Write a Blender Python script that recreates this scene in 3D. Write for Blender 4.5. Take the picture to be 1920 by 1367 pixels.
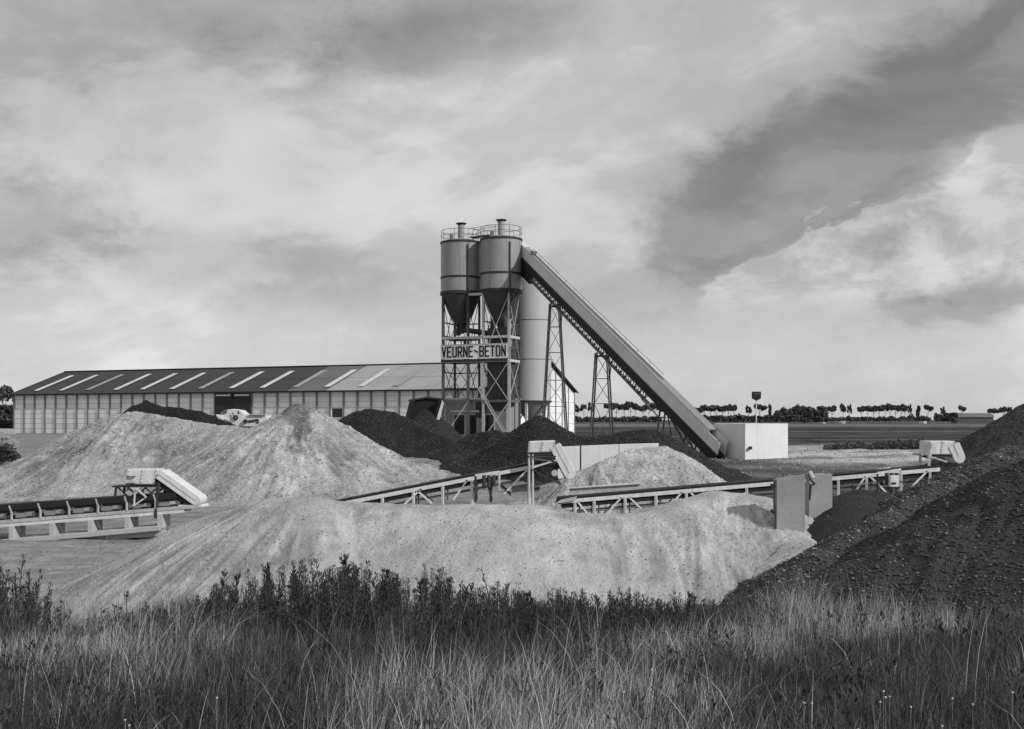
import bpy, math, random
import numpy as np
from mathutils import Vector, Matrix, Euler

for _o in list(bpy.data.objects):
    bpy.data.objects.remove(_o)
SC = bpy.context.scene
COL = SC.collection
rnd = random.Random(7)
F, HY, H = 2000.0, 787.0, 2.0          # focal length in photo pixels, horizon row, eye height

# ------------------------------------------------------------------ camera
cam_d = bpy.data.cameras.new('camera')
cam = bpy.data.objects.new('camera', cam_d)
COL.objects.link(cam)
cam.location = (0, 0, H)
cam.rotation_euler = (math.radians(90), 0, 0)
cam_d.sensor_width = 36
cam_d.lens = 36 * F / 1920
cam_d.shift_y = (HY - 683.5) / 1920
cam_d.clip_start = 0.1
cam_d.clip_end = 12000
SC.camera = cam

# ------------------------------------------------------------------ light
SUN_DIR = Vector((0.78, -0.50, 0.58)).normalized()
SUN_STR = 3.1
SKY_STR = 0.1
CLOUD = 1.0
sun_d = bpy.data.lights.new('sun', 'SUN')
sun_d.energy = SUN_STR
sun_d.angle = math.radians(1.2)
sun_d.color = (1.0, 1.0, 1.0)
sun = bpy.data.objects.new('sun', sun_d)
COL.objects.link(sun)
sun.rotation_euler = (-SUN_DIR).to_track_quat('-Z', 'Y').to_euler()
SC.view_settings.view_transform = 'Standard'
SC.view_settings.look = 'None'
SC.view_settings.exposure = 0
SC.view_settings.gamma = 1
SC.view_settings.use_curve_mapping = False

# ------------------------------------------------------------------ node expression helper
class E:
    nt = None
    def __init__(s, sock): s.s = sock
    @staticmethod
    def m(op, a, b=None, c=None, clamp=False):
        n = E.nt.nodes.new('ShaderNodeMath'); n.operation = op; n.use_clamp = clamp
        for i, q in enumerate((a, b, c)):
            if q is None: continue
            if isinstance(q, E): E.nt.links.new(q.s, n.inputs[i])
            else: n.inputs[i].default_value = q
        return E(n.outputs[0])
    def __add__(s, o): return E.m('ADD', s, o)
    __radd__ = __add__
    def __sub__(s, o): return E.m('SUBTRACT', s, o)
    def __rsub__(s, o): return E.m('SUBTRACT', o, s)
    def __mul__(s, o): return E.m('MULTIPLY', s, o)
    __rmul__ = __mul__
    def __truediv__(s, o): return E.m('DIVIDE', s, o)
def vec(x, y, z):
    n = E.nt.nodes.new('ShaderNodeCombineXYZ')
    for i, q in enumerate((x, y, z)):
        if isinstance(q, E): E.nt.links.new(q.s, n.inputs[i])
        else: n.inputs[i].default_value = q
    return E(n.outputs[0])
def noise(v, scale, detail=5, rough=0.55, dist=0.0, lac=2.0):
    n = E.nt.nodes.new('ShaderNodeTexNoise')
    E.nt.links.new(v.s, n.inputs['Vector'])
    n.inputs['Scale'].default_value = scale; n.inputs['Detail'].default_value = detail
    n.inputs['Roughness'].default_value = rough; n.inputs['Distortion'].default_value = dist
    n.inputs['Lacunarity'].default_value = lac
    return E(n.outputs['Fac'] if 'Fac' in n.outputs else n.outputs[0])
def smooth(x, lo, hi):
    n = E.nt.nodes.new('ShaderNodeMapRange'); n.interpolation_type = 'SMOOTHSTEP'
    E.nt.links.new(x.s, n.inputs[0]); n.inputs[1].default_value = lo; n.inputs[2].default_value = hi
    return E(n.outputs[0])
def blob(a, e, a0, e0, sa, se, rot=0.0):
    c, s = math.cos(rot), math.sin(rot)
    da, de = a - a0, e - e0
    u = (da * c + de * s) / sa
    v = (de * c - da * s) / se
    return E.m('EXPONENT', (u * u + v * v) * -1.0)

# ------------------------------------------------------------------ world: grey daylight sky under broken cloud
world = bpy.data.worlds.new('World')
SC.world = world
world.use_nodes = True
nt = world.node_tree
nt.nodes.clear()
E.nt = nt
tc = nt.nodes.new('ShaderNodeTexCoord')
sep = nt.nodes.new('ShaderNodeSeparateXYZ')
nt.links.new(tc.outputs['Generated'], sep.inputs[0])
X, Y, Z = (E(sep.outputs[i]) for i in range(3))
az = E.m('ARCTAN2', X, Y)
el = E.m('ARCSINE', Z)
rot = math.radians(20)
ca, sa_ = math.cos(rot), math.sin(rot)
ua = az * ca + el * sa_
ub = el * ca - az * sa_
warp = noise(vec(ua * 2.0, ub * 3.2, 3.1), 2.2, 3, 0.5) - 0.5
warp2 = noise(vec(az * 2.0, el * 3.2, 8.8), 2.6, 3, 0.5) - 0.5
wx, wy = az + warp * 0.09, el * 1.6 + warp2 * 0.09
ra, rb = wx * ca + wy * sa_, wy * ca - wx * sa_
big = noise(vec(ra * 0.8, rb * 1.25, 1.7), 3.0, 3, 0.5) - 0.5
med = noise(vec(ra * 0.9, rb * 1.3, 9.2), 8.0, 8, 0.56) - 0.5
fine = noise(vec(wx, wy, 4.4), 24.0, 6, 0.6) - 0.5
puffn = noise(vec(wx, wy * 1.1, 5.5), 16.0, 10, 0.66) - 0.5
lobes = noise(vec(wx, wy * 1.1, 2.5), 7.0, 2, 0.5) - 0.5
# mottled grey layer: soft billows
L = 0.60 + big * 0.30 + med * 0.36 + puffn * 0.08 + fine * 0.06
L = L + (smooth(med + big * 0.6, -0.04, 0.10) - 0.5) * 0.09
# the bank of dark cloud on the right, ragged, with its own lit tops
edge = puffn * 3.0 + lobes * 1.0
bk = blob(az, el, 0.375, 0.262, 0.20, 0.065, 0.38) * 1.0 + blob(az, el, 0.195, 0.180, 0.100, 0.060, 0.55) * 0.95 + blob(az, el, 0.50, 0.34, 0.14, 0.05, 0.3) * 0.55 + blob(az, el, 0.29, 0.215, 0.06, 0.05, 0.2) * 0.5
dark = smooth(bk + edge * 0.45, 0.22, 0.95)
L = L - dark * (0.25 + med * 0.55 + puffn * 0.15)
# softer grey banks elsewhere
L = L - smooth(blob(az, el, -0.46, 0.165, 0.15, 0.050, 0.05) + edge * 0.4, 0.25, 0.95) * 0.24
L = L - smooth(blob(az, el, -0.26, 0.140, 0.22, 0.040, -0.05) + edge * 0.4, 0.25, 1.0) * 0.15
L = L - smooth(blob(az, el, -0.08, 0.345, 0.19, 0.042, 0.15) + edge * 0.4, 0.25, 1.0) * 0.17
L = L - smooth(blob(az, el, -0.36, 0.30, 0.24, 0.10, 0.2) + edge * 0.4, 0.25, 1.1) * 0.14
L = L - blob(az, el, -0.20, 0.22, 0.14, 0.04, 0.15) * 0.04
L = L - blob(az, el, 0.33, 0.25, 0.30, 0.10, 0.4) * 0.08
L = L + blob(az, el, 0.0, 0.25, 0.18, 0.07, 0.25) * 0.07
L = L + blob(az, el, 0.0, 0.05, 0.9, 0.060, 0.0) * 0.15
# cumulus heads standing in front of the bank
def heads(dx, dy):
    a2, e2 = az + dx, el + dy
    x2, y2 = a2 + warp * 0.09, e2 * 1.6 + warp2 * 0.09
    f = (noise(vec(x2, y2 * 1.1, 5.5), 16.0, 10, 0.66) - 0.5) * 3.0 + (noise(vec(x2, y2 * 1.1, 2.5), 7.0, 2, 0.5) - 0.5) * 1.0
    g = blob(a2, e2, 0.375, 0.150, 0.17, 0.055, 0.42) * 1.05 + blob(a2, e2, 0.25, 0.118, 0.10, 0.034, 0.25) + blob(a2, e2, 0.435, 0.215, 0.035, 0.030, 0.4) * 0.75
    return g + f * 0.55
hd = heads(0.0, 0.0)
puff = smooth(hd, 0.42, 0.60) * smooth(el + puffn * 0.06, 0.080, 0.125)
lit = hd - heads(0.014, 0.012)
L = L * (1.0 - puff) + puff * (0.63 - smooth(lit, -0.10, 0.30) * 0.0 + E.m('MAXIMUM', E.m('MINIMUM', lit * -0.45, 0.10), -0.14) + med * 0.35)
L = L - smooth(blob(az, el, 0.42, 0.104, 0.12, 0.026, 0.15) + edge * 0.6, 0.30, 0.90) * 0.19
L = L - smooth(blob(az, el, 0.33, 0.150, 0.06, 0.022, 0.6) + edge * 0.6, 0.35, 0.95) * 0.10
L = E.m('MAXIMUM', L, 0.10)
# Nishita sky supplies the clear air above the cloud; grey like the print
sky = nt.nodes.new('ShaderNodeTexSky')
sky.sky_type = 'NISHITA'
sky.sun_disc = False
sky.sun_elevation = math.asin(SUN_DIR.z)
sky.sun_rotation = math.atan2(SUN_DIR.x, SUN_DIR.y)
bw = nt.nodes.new('ShaderNodeRGBToBW')
nt.links.new(sky.outputs[0], bw.inputs[0])
clear = E.m('MINIMUM', E(bw.outputs[0]), 9.0)
cover = 0.88
tot = (L * (CLOUD * 10.0)) * cover + clear * (1 - cover) * 0.8
below = smooth(el, -0.05, -0.005)
tot = tot * (below * 0.75 + 0.25)
bg = nt.nodes.new('ShaderNodeBackground')
bg.inputs['Strength'].default_value = SKY_STR
nt.links.new(tot.s, bg.inputs['Color'])
out = nt.nodes.new('ShaderNodeOutputWorld')
nt.links.new(bg.outputs[0], out.inputs['Surface'])

# ------------------------------------------------------------------ numpy noise
def vn(x, y, seed=0):
    xi = np.floor(x).astype(np.int64); yi = np.floor(y).astype(np.int64)
    fx = x - xi; fy = y - yi
    fx = fx * fx * (3 - 2 * fx); fy = fy * fy * (3 - 2 * fy)
    def h(a, b):
        n = (a * 374761393 + b * 668265263 + seed * 974711) & 0xffffffff
        n = ((n ^ (n >> 13)) * 1274126177) & 0xffffffff
        n = (n ^ (n >> 16)) & 0xffff
        return n / 65535.0
    return ((h(xi, yi) * (1 - fx) + h(xi + 1, yi) * fx) * (1 - fy) + (h(xi, yi + 1) * (1 - fx) + h(xi + 1, yi + 1) * fx) * fy)
def fbm(x, y, oct=4, seed=0, gain=0.5):
    s = 0; a = 1; t = 0
    for i in range(oct):
        s = s + a * (vn(x * 2 ** i + 17.3 * i, y * 2 ** i - 9.1 * i, seed + i) - 0.5); t += a; a *= gain
    return s / t * 2

def ss(x, a, b):
    t = np.clip((x - a) / (b - a), 0, 1); return t * t * (3 - 2 * t)

# ------------------------------------------------------------------ materials (the print is black and white: greys only)
MATS = {}
def mat(name, v, var=0.15, scale=3.0, rough=0.85, bump=0.15, bscale=40.0, attr=False, spec=0.25, metal=0.0,
        grain=0.0, gscale=120.0, streak=0.0, sdir='Z', alpha=None, dist=0.02):
    if name in MATS: return MATS[name]
    m = bpy.data.materials.new(name); m.use_nodes = True
    n = m.node_tree; E.nt = n
    p = n.nodes['Principled BSDF']
    p.inputs['Roughness'].default_value = rough
    p.inputs['Metallic'].default_value = metal
    p.inputs['Specular IOR Level'].default_value = spec
    t = n.nodes.new('ShaderNodeTexCoord'); o = E(t.outputs['Object'])
    k = 1.0 + (noise(o, scale, 6, 0.6) - 0.5) * (4 * var)
    if grain: k = k * (1.0 + (noise(o, gscale, 2, 0.6) - 0.5) * (4 * grain))
    if streak:
        s = n.nodes.new('ShaderNodeSeparateXYZ'); n.links.new(o.s, s.inputs[0])
        a, b, c = (E(s.outputs[i]) for i in range(3))
        f = (a * 6.0, b * 6.0, c * 0.35) if sdir == 'Z' else (a * 0.3, b * 6.0, c * 6.0)
        k = k * (1.0 + (noise(vec(*f), 1.0, 5, 0.6) - 0.5) * (4 * streak))
    k = E.m('MAXIMUM', k, 0.15)
    base = k * v
    if attr:
        at = n.nodes.new('ShaderNodeAttribute'); at.attribute_name = 'alb'
        base = base * E(at.outputs['Fac'])
    base = E.m('MINIMUM', base, 0.85)
    n.links.new(base.s, p.inputs['Base Color'])
    if bump:
        bn = n.nodes.new('ShaderNodeBump'); bn.inputs['Strength'].default_value = bump; bn.inputs['Distance'].default_value = dist
        n.links.new(noise(o, bscale, 4, 0.65).s, bn.inputs['Height'])
        n.links.new(bn.outputs[0], p.inputs['Normal'])
    MATS[name] = m
    return m
M_GROUND = mat('yard_ground', 1.0, 0.14, 1.2, 0.95, 1.0, 7, attr=True, spec=0.05, grain=0.22, gscale=9, dist=0.09)
M_SAND = mat('sand', 1.0, 0.08, 1.0, 0.95, 1.0, 16, attr=True, spec=0.05, grain=0.16, gscale=20, dist=0.04)
M_SANDF = mat('sand_rough', 1.0, 0.10, 0.8, 0.95, 1.0, 6, attr=True, spec=0.05, grain=0.26, gscale=7, dist=0.12)
M_DARKPILE = mat('dark_gravel', 1.0, 0.15, 1.0, 0.9, 1.0, 9, attr=True, spec=0.15, grain=0.75, gscale=7, dist=0.12)
M_GRAVEL = mat('coarse_gravel', 1.0, 0.12, 1.0, 0.85, 1.0, 18, attr=True, spec=0.2, grain=0.45, gscale=22, dist=0.06)
M_STONE = mat('gravel_stone', 1.0, 0.15, 6.0, 0.8, 0.1, 60, attr=True, spec=0.25)
M_SLAB = mat('wall_slab', 0.80, 0.05, 0.8, 0.9, 0.2, 12, spec=0.1, streak=0.05)
M_SLAB2 = mat('wall_slab_weathered', 0.70, 0.09, 0.9, 0.9, 0.2, 12, spec=0.1, streak=0.07)
M_POST = mat('concrete_post', 0.22, 0.10, 1.0, 0.9, 0.2, 12, spec=0.1)
M_ROOFSHEEN = mat('roof_sheet_sheen', 0.30, 0.14, 0.35, 0.7, 0.25, 6, spec=0.3)  # sheen on the right of the roof, put into the sheet colour
M_ROOFM = mat('roof_sheet_part_sheen', 0.12, 0.14, 0.35, 0.7, 0.25, 6, spec=0.3)
M_ROOF = mat('roof_sheet', 0.038, 0.12, 0.35, 0.65, 0.25, 6, spec=0.3)
M_SKYL = mat('skylight_sheet', 0.50, 0.12, 0.6, 0.5, 0.1, 8, spec=0.3)
M_SKYL2 = mat('skylight_sheet_dirty', 0.26, 0.15, 0.6, 0.5, 0.1, 8, spec=0.3)
M_FASCIA = mat('dark_fascia', 0.02, 0.1, 1, 0.7)
M_DARK = mat('dark_opening', 0.045, 0.1, 1, 0.9)
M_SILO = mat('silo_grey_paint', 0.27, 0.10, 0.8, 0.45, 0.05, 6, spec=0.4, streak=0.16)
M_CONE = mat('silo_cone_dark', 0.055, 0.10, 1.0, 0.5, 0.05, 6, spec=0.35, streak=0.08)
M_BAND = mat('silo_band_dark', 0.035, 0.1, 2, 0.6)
M_WSILO = mat('white_silo_paint', 0.43, 0.05, 0.8, 0.5, 0.05, 6, spec=0.3, streak=0.05)
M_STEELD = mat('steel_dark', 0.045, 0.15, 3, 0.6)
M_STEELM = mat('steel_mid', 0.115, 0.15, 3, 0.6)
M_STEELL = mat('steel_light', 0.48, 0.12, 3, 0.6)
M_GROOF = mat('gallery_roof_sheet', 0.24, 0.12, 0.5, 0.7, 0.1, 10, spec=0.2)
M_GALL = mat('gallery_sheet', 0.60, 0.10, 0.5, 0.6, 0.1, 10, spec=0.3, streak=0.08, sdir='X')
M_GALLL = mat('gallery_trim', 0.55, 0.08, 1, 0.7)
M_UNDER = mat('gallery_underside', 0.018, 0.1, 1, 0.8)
M_SIGN = mat('sign_board', 0.85, 0.03, 2, 0.7, 0.05)
M_LETTER = mat('sign_letter', 0.016, 0.05, 2, 0.6, 0.0)
M_HOUSE = mat('mixer_house_sheet', 0.055, 0.12, 1.2, 0.7, 0.15, 8, streak=0.08)
M_WHITE = mat('white_paint', 0.60, 0.15, 2.4, 0.6, 0.2, 10, streak=0.12, grain=.12, gscale=14)
M_CREAM = mat('pale_paint', 0.42, 0.15, 2.4, 0.7, 0.2, 10, streak=0.14, grain=.15, gscale=14)
M_BELT = mat('rubber_belt', 0.02, 0.15, 4, 0.7)
M_CONC = mat('concrete', 0.42, 0.12, 1.6, 0.9, 0.35, 20, spec=0.1, streak=0.10)
M_CONCW = mat('concrete_pale', 0.68, 0.06, 0.8, 0.9, 0.2, 14, spec=0.1, streak=0.06)
M_CONCG = mat('concrete_grey', 0.25, 0.22, 1.5, 0.9, 0.4, 14, spec=0.1, streak=0.03, grain=.1, gscale=30)
M_TREE = mat('tree_leaves', 0.08, 0.35, 0.6, 0.9, 0.0)
M_BARK = mat('tree_bark', 0.07, 0.2, 1, 0.9)
M_HEDGE = mat('hedge_leaves', 0.07, 0.30, 0.4, 0.9, 0.0)
M_GRASS = mat('grass_blade', 1.0, 0.10, 3.0, 0.8, 0.0, attr=True, spec=0.15)
M_LEAF = mat('weed_leaf', 1.0, 0.25, 5.0, 0.8, 0.0, attr=True, spec=0.15)
M_HUT = mat('hut_wall', 0.24, 0.08, 1, 0.85, 0.1)
M_GLASS = mat('dark_glass', 0.02, 0.1, 1, 0.15, 0.0, spec=0.5)
M_FARM = mat('farm_roof', 0.14, 0.1, 0.2, 0.9)
M_FARMW = mat('farm_wall', 0.10, 0.1, 0.2, 0.9)

# ------------------------------------------------------------------ mesh builder
def P(px, py, y):
    return Vector(((px - 960) / F * y, y, H - (py - HY) / F * y))
def V(*a): return Vector(a)
def obj_mesh(name, me, material, parent=None):
    o = bpy.data.objects.new(name, me)
    if material and not me.materials: me.materials.append(material)
    COL.objects.link(o)
    if parent is not None:
        o.parent = parent
        if parent.type == 'EMPTY':
            o.matrix_parent_inverse = Matrix.Translation(-Vector(parent.location))
    return o
class MB:
    def __init__(s): s.v = []; s.f = []
    def obox(s, c, a, b, d):
        c, a, b, d = Vector(c), Vector(a), Vector(b), Vector(d)
        if a.cross(b).dot(d) < 0: a = -a
        i = len(s.v)
        for z in (-1, 1):
            for y in (-1, 1):
                for x in (-1, 1): s.v.append(c + a * x + b * y + d * z)
        for q in ((0, 2, 3, 1), (4, 5, 7, 6), (0, 1, 5, 4), (2, 6, 7, 3), (0, 4, 6, 2), (1, 3, 7, 5)):
            s.f.append([i + k for k in q])
        return s
    def box(s, cx, cy, cz, sx, sy, sz, rz=0.0):
        c, n = math.cos(rz), math.sin(rz)
        return s.obox((cx, cy, cz), (c * sx / 2, n * sx / 2, 0), (-n * sy / 2, c * sy / 2, 0), (0, 0, sz / 2))
    def beam(s, a, b, w, h=None, up=(0, 0, 1)):
        a, b = Vector(a), Vector(b); h = h or w
        d = b - a; L = d.length
        if L < 1e-6: return s
        d.normalize(); up = Vector(up)
        if abs(d.dot(up)) > 0.98: up = Vector((0.38, 0.925, 0))
        sd = d.cross(up).normalized(); u = sd.cross(d)
        return s.obox((a + b) / 2, d * L / 2, sd * w / 2, u * h / 2)
    def tube(s, a, b, r, n=8, r2=None, caps=True):
        a, b = Vector(a), Vector(b); r2 = r if r2 is None else r2
        d = (b - a).normalized(); up = Vector((0, 0, 1)) if abs(d.z) < 0.95 else Vector((1, 0, 0))
        x = d.cross(up).normalized(); y = d.cross(x)
        i = len(s.v)
        for k in range(n):
            t = 2 * math.pi * k / n; q = x * math.cos(t) + y * math.sin(t)
            s.v.append(a + q * r); s.v.append(b + q * r2)
        for k in range(n):
            j = (k + 1) % n
            s.f.append([i + 2 * k, i + 2 * j, i + 2 * j + 1, i + 2 * k + 1])
        if caps:
            s.f.append([i + 2 * k for k in range(n)][::-1]); s.f.append([i + 2 * k + 1 for k in range(n)])
        return s
    def path(s, pts, r, n=6):
        for a, b in zip(pts[:-1], pts[1:]): s.tube(a, b, r, n)
        return s
    def lathe(s, c, prof, n=40):
        i = len(s.v); m = len(prof)
        for k in range(n):
            t = 2 * math.pi * k / n
            for r, z in prof: s.v.append(Vector((c[0] + r * math.cos(t), c[1] + r * math.sin(t), z)))
        for k in range(n):
            j = (k + 1) % n
            for q in range(m - 1):
                s.f.append([i + k * m + q, i + j * m + q, i + j * m + q + 1, i + k * m + q + 1])
        return s
    def poly(s, pts, ext):
        """closed outline (list of points) extruded by the vector ext"""
        i = len(s.v); n = len(pts); ext = Vector(ext)
        pts = [Vector(p) for p in pts]
        for p in pts: s.v.append(p)
        for p in pts: s.v.append(p + ext)
        s.f.append([i + k for k in range(n)][::-1]); s.f.append([i + n + k for k in range(n)])
        for k in range(n):
            j = (k + 1) % n
            s.f.append([i + k, i + j, i + n + j, i + n + k])
        return s
    def build(s, name, material, parent=None, smooth=False, bevel=0):
        me = bpy.data.meshes.new(name)
        me.from_pydata([tuple(v) for v in s.v], [], s.f)
        me.update()
        if smooth:
            me.shade_smooth(); me.set_sharp_from_angle(angle=0.6)
        o = obj_mesh(name, me, material, parent)
        if bevel:
            b = o.modifiers.new('bevel', 'BEVEL'); b.width = bevel; b.segments = 2; b.limit_method = 'ANGLE'
        return o
def thing(name, label, cat, loc, group=None):
    o = bpy.data.objects.new(name, None); COL.objects.link(o)
    o.location = loc; o.empty_display_size = 0.3
    o['label'] = label; o['category'] = cat
    if group: o['group'] = group
    return o
def tag(o, label=None, cat=None, group=None, kind=None):
    if label: o['label'] = label
    if cat: o['category'] = cat
    if group: o['group'] = group
    if kind: o['kind'] = kind
    return o
def copy_tree(o, parent=None, **kw):
    c = o.copy(); COL.objects.link(c)
    if parent is not None: c.parent = parent
    for ch in list(o.children): copy_tree(ch, c)
    return c
def np_mesh(name, verts, faces, alb=None, smooth=True):
    me = bpy.data.meshes.new(name)
    k = faces.shape[1]
    me.vertices.add(len(verts)); me.vertices.foreach_set('co', np.asarray(verts, np.float32).ravel())
    me.loops.add(faces.size); me.loops.foreach_set('vertex_index', faces.astype(np.int32).ravel())
    me.polygons.add(len(faces)); me.polygons.foreach_set('loop_start', np.arange(0, faces.size, k, dtype=np.int32))
    me.update(calc_edges=True)
    if smooth: me.polygons.foreach_set('use_smooth', np.ones(len(faces), bool))
    if alb is not None:
        a = me.attributes.new('alb', 'FLOAT', 'POINT'); a.data.foreach_set('value', np.asarray(alb, np.float32))
    me.validate()
    return me

# ------------------------------------------------------------------ ground
GY = [-60, 0, 4, 8, 10.5, 12, 14.5, 17, 24, 43, 50, 60, 66, 74, 90]
GZ = [0.52, 0.48, 0.40, 0.22, -0.02, -0.55, -1.80, -2.1, -2.1, -2.0, -1.5, -0.35, -0.05, 0.0, 0.0]
def G(x, y):
    x = np.asarray(x, float); y = np.asarray(y, float)
    yy = y + np.clip((np.abs(y - 12) < 5), 0, 1) * 0.6 * fbm(x * 0.5, y * 0.1, 2, 5)
    w = np.clip((-x / np.maximum(y, 1) - 0.08) / 0.16, 0, 1)
    yy = np.where(y > 40, np.maximum(yy - 15 * w, 40), yy)
    return np.interp(yy, GY, GZ)
def Gn(x, y):
    near = np.clip((140 - np.asarray(y, float)) / 60, 0, 1)
    return G(x, y) + near * (0.09 * fbm(x * 0.6, y * 0.6, 3, 11) + 0.05 * fbm(x * 2.5, y * 2.5, 3, 12))
def gz(x, y): return float(G(np.array([x]), np.array([y]))[0])
ys = np.concatenate([np.linspace(-60, 0, 7)[:-1], np.arange(0, 30, 0.18), np.arange(30, 90, 0.35), np.geomspace(90, 900, 330)[:-1], np.geomspace(900, 9000, 40)])
us = np.sinh(np.linspace(-4.2, 4.2, 420)) / np.sinh(4.2)
us = np.sort(np.concatenate([us * 6.0, np.linspace(-0.6, 0.6, 420)]))
U_, Y_ = np.meshgrid(us, ys)
X_ = U_ * (np.abs(Y_) * 1.0 + 12)
Z_ = Gn(X_, Y_)
u = X_ / np.maximum(Y_, 1)
alb = np.full(X_.shape, 0.24)
n1 = fbm(X_ * 0.22, Y_ * 0.5, 4, 31); n2 = fbm(X_ * 1.0, Y_ * 2.2, 4, 32)
n3 = fbm(X_ * 2.5, Y_ * 3.0, 4, 33)
alb += 0.07 * n1 + 0.08 * n2 + 0.07 * n3
alb = np.where(Y_ < 14.5, 0.06 + 0.02 * n1, alb)
# dark damp dirt at the foot of the gallery, with wheel tracks
damp = ss(u + 0.04 * n1, 0.14, 0.19) * ss(Y_ + 3 * n1, 40, 45) * (1 - ss(Y_ + 4 * n2, 62, 68))
tracks = 0.5 + 0.5 * np.sin((Y_ + 0.22 * X_ + 1.5 * n1) * 2.1)
alb = alb * (1 - damp) + damp * (0.085 + 0.04 * n2 + 0.06 * tracks ** 3 + 0.02 * n3)
road = ss(u, 0.22, 0.27) * (1 - ss(u + 0.02 * n1, 0.38, 0.44)) * ss(Y_ + 2 * n1 + (u - .25) * 15, 57, 62) * (1 - ss(Y_ + 3 * n2 + (u - .25) * 60, 80, 84))
road = np.clip(road, 0, 1)
tr2 = 0.5 + 0.5 * np.sin((Y_ - 0.35 * X_ + 1.2 * n1) * 1.5)
alb = alb * (1 - road) + road * (0.48 + 0.08 * n2 - 0.26 * tr2 ** 4 + 0.08 * n1 + .10 * n3)
far = ss(Y_ + 3 * n1 + 8 * (u > .30), 80, 87) * ss(u, 0.02, 0.06)
fld = 0.085 + 0.04 * fbm(X_ * 0.01, Y_ * 0.03, 4, 41)
fld = fld * (1 - 0.55 * ss(Y_ + 4 * n2, 205, 215) * (1 - ss(Y_, 285, 300)))
fld = fld + 0.05 * ss(Y_, 300, 320) * (1 - ss(Y_, 400, 420)) + 0.15 * ss(Y_, 440, 450) * (1 - ss(Y_, 478, 485))
fld = np.where((Y_ > 90) & (Y_ < 205), 0.062 + 0.04 * fbm(X_ * 0.08, Y_ * 0.3, 5, 42), fld)
fld = fld * (1 + 0.55 * fbm(X_ * 0.004 + 3, Y_ * 0.06, 5, 43) + 0.35 * fbm(X_ * 0.05, Y_ * 0.12, 4, 44) + 0.9 * fbm(X_ * 0.45, Y_ * 0.45, 4, 45) * (Y_ < 260) + 0.5 * fbm(X_ * 0.12, Y_ * 0.12, 3, 46))
fld = np.clip(fld, 0.02, 0.3)
fld = fld + 0.10 * (np.abs(Y_ - 180 - 4 * n1) < 3.0) * (u > .2) + 0.07 * (np.abs(Y_ - 262) < 5) + 0.10 * (np.abs(Y_ - 345) < 9)
alb = alb * (1 - far) + far * fld
back = ss(Y_, 64, 70) * (1 - ss(u, 0.02, 0.06))
alb = alb * (1 - back) + back * (0.22 + 0.05 * n1)
alb = np.where(Y_ > 240, np.minimum(alb, 0.22), alb)
r_, c_ = X_.shape
idx = np.arange(r_ * c_).reshape(r_, c_)
fc = np.stack([idx[:-1, :-1], idx[:-1, 1:], idx[1:, 1:], idx[1:, :-1]], -1).reshape(-1, 4)
me = np_mesh('ground', np.stack([X_, Y_, Z_], -1).reshape(-1, 3), fc, alb.ravel())
tag(obj_mesh('ground', me, M_GROUND), kind='structure', label='sandy works yard running out into flat dark fields')

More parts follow.
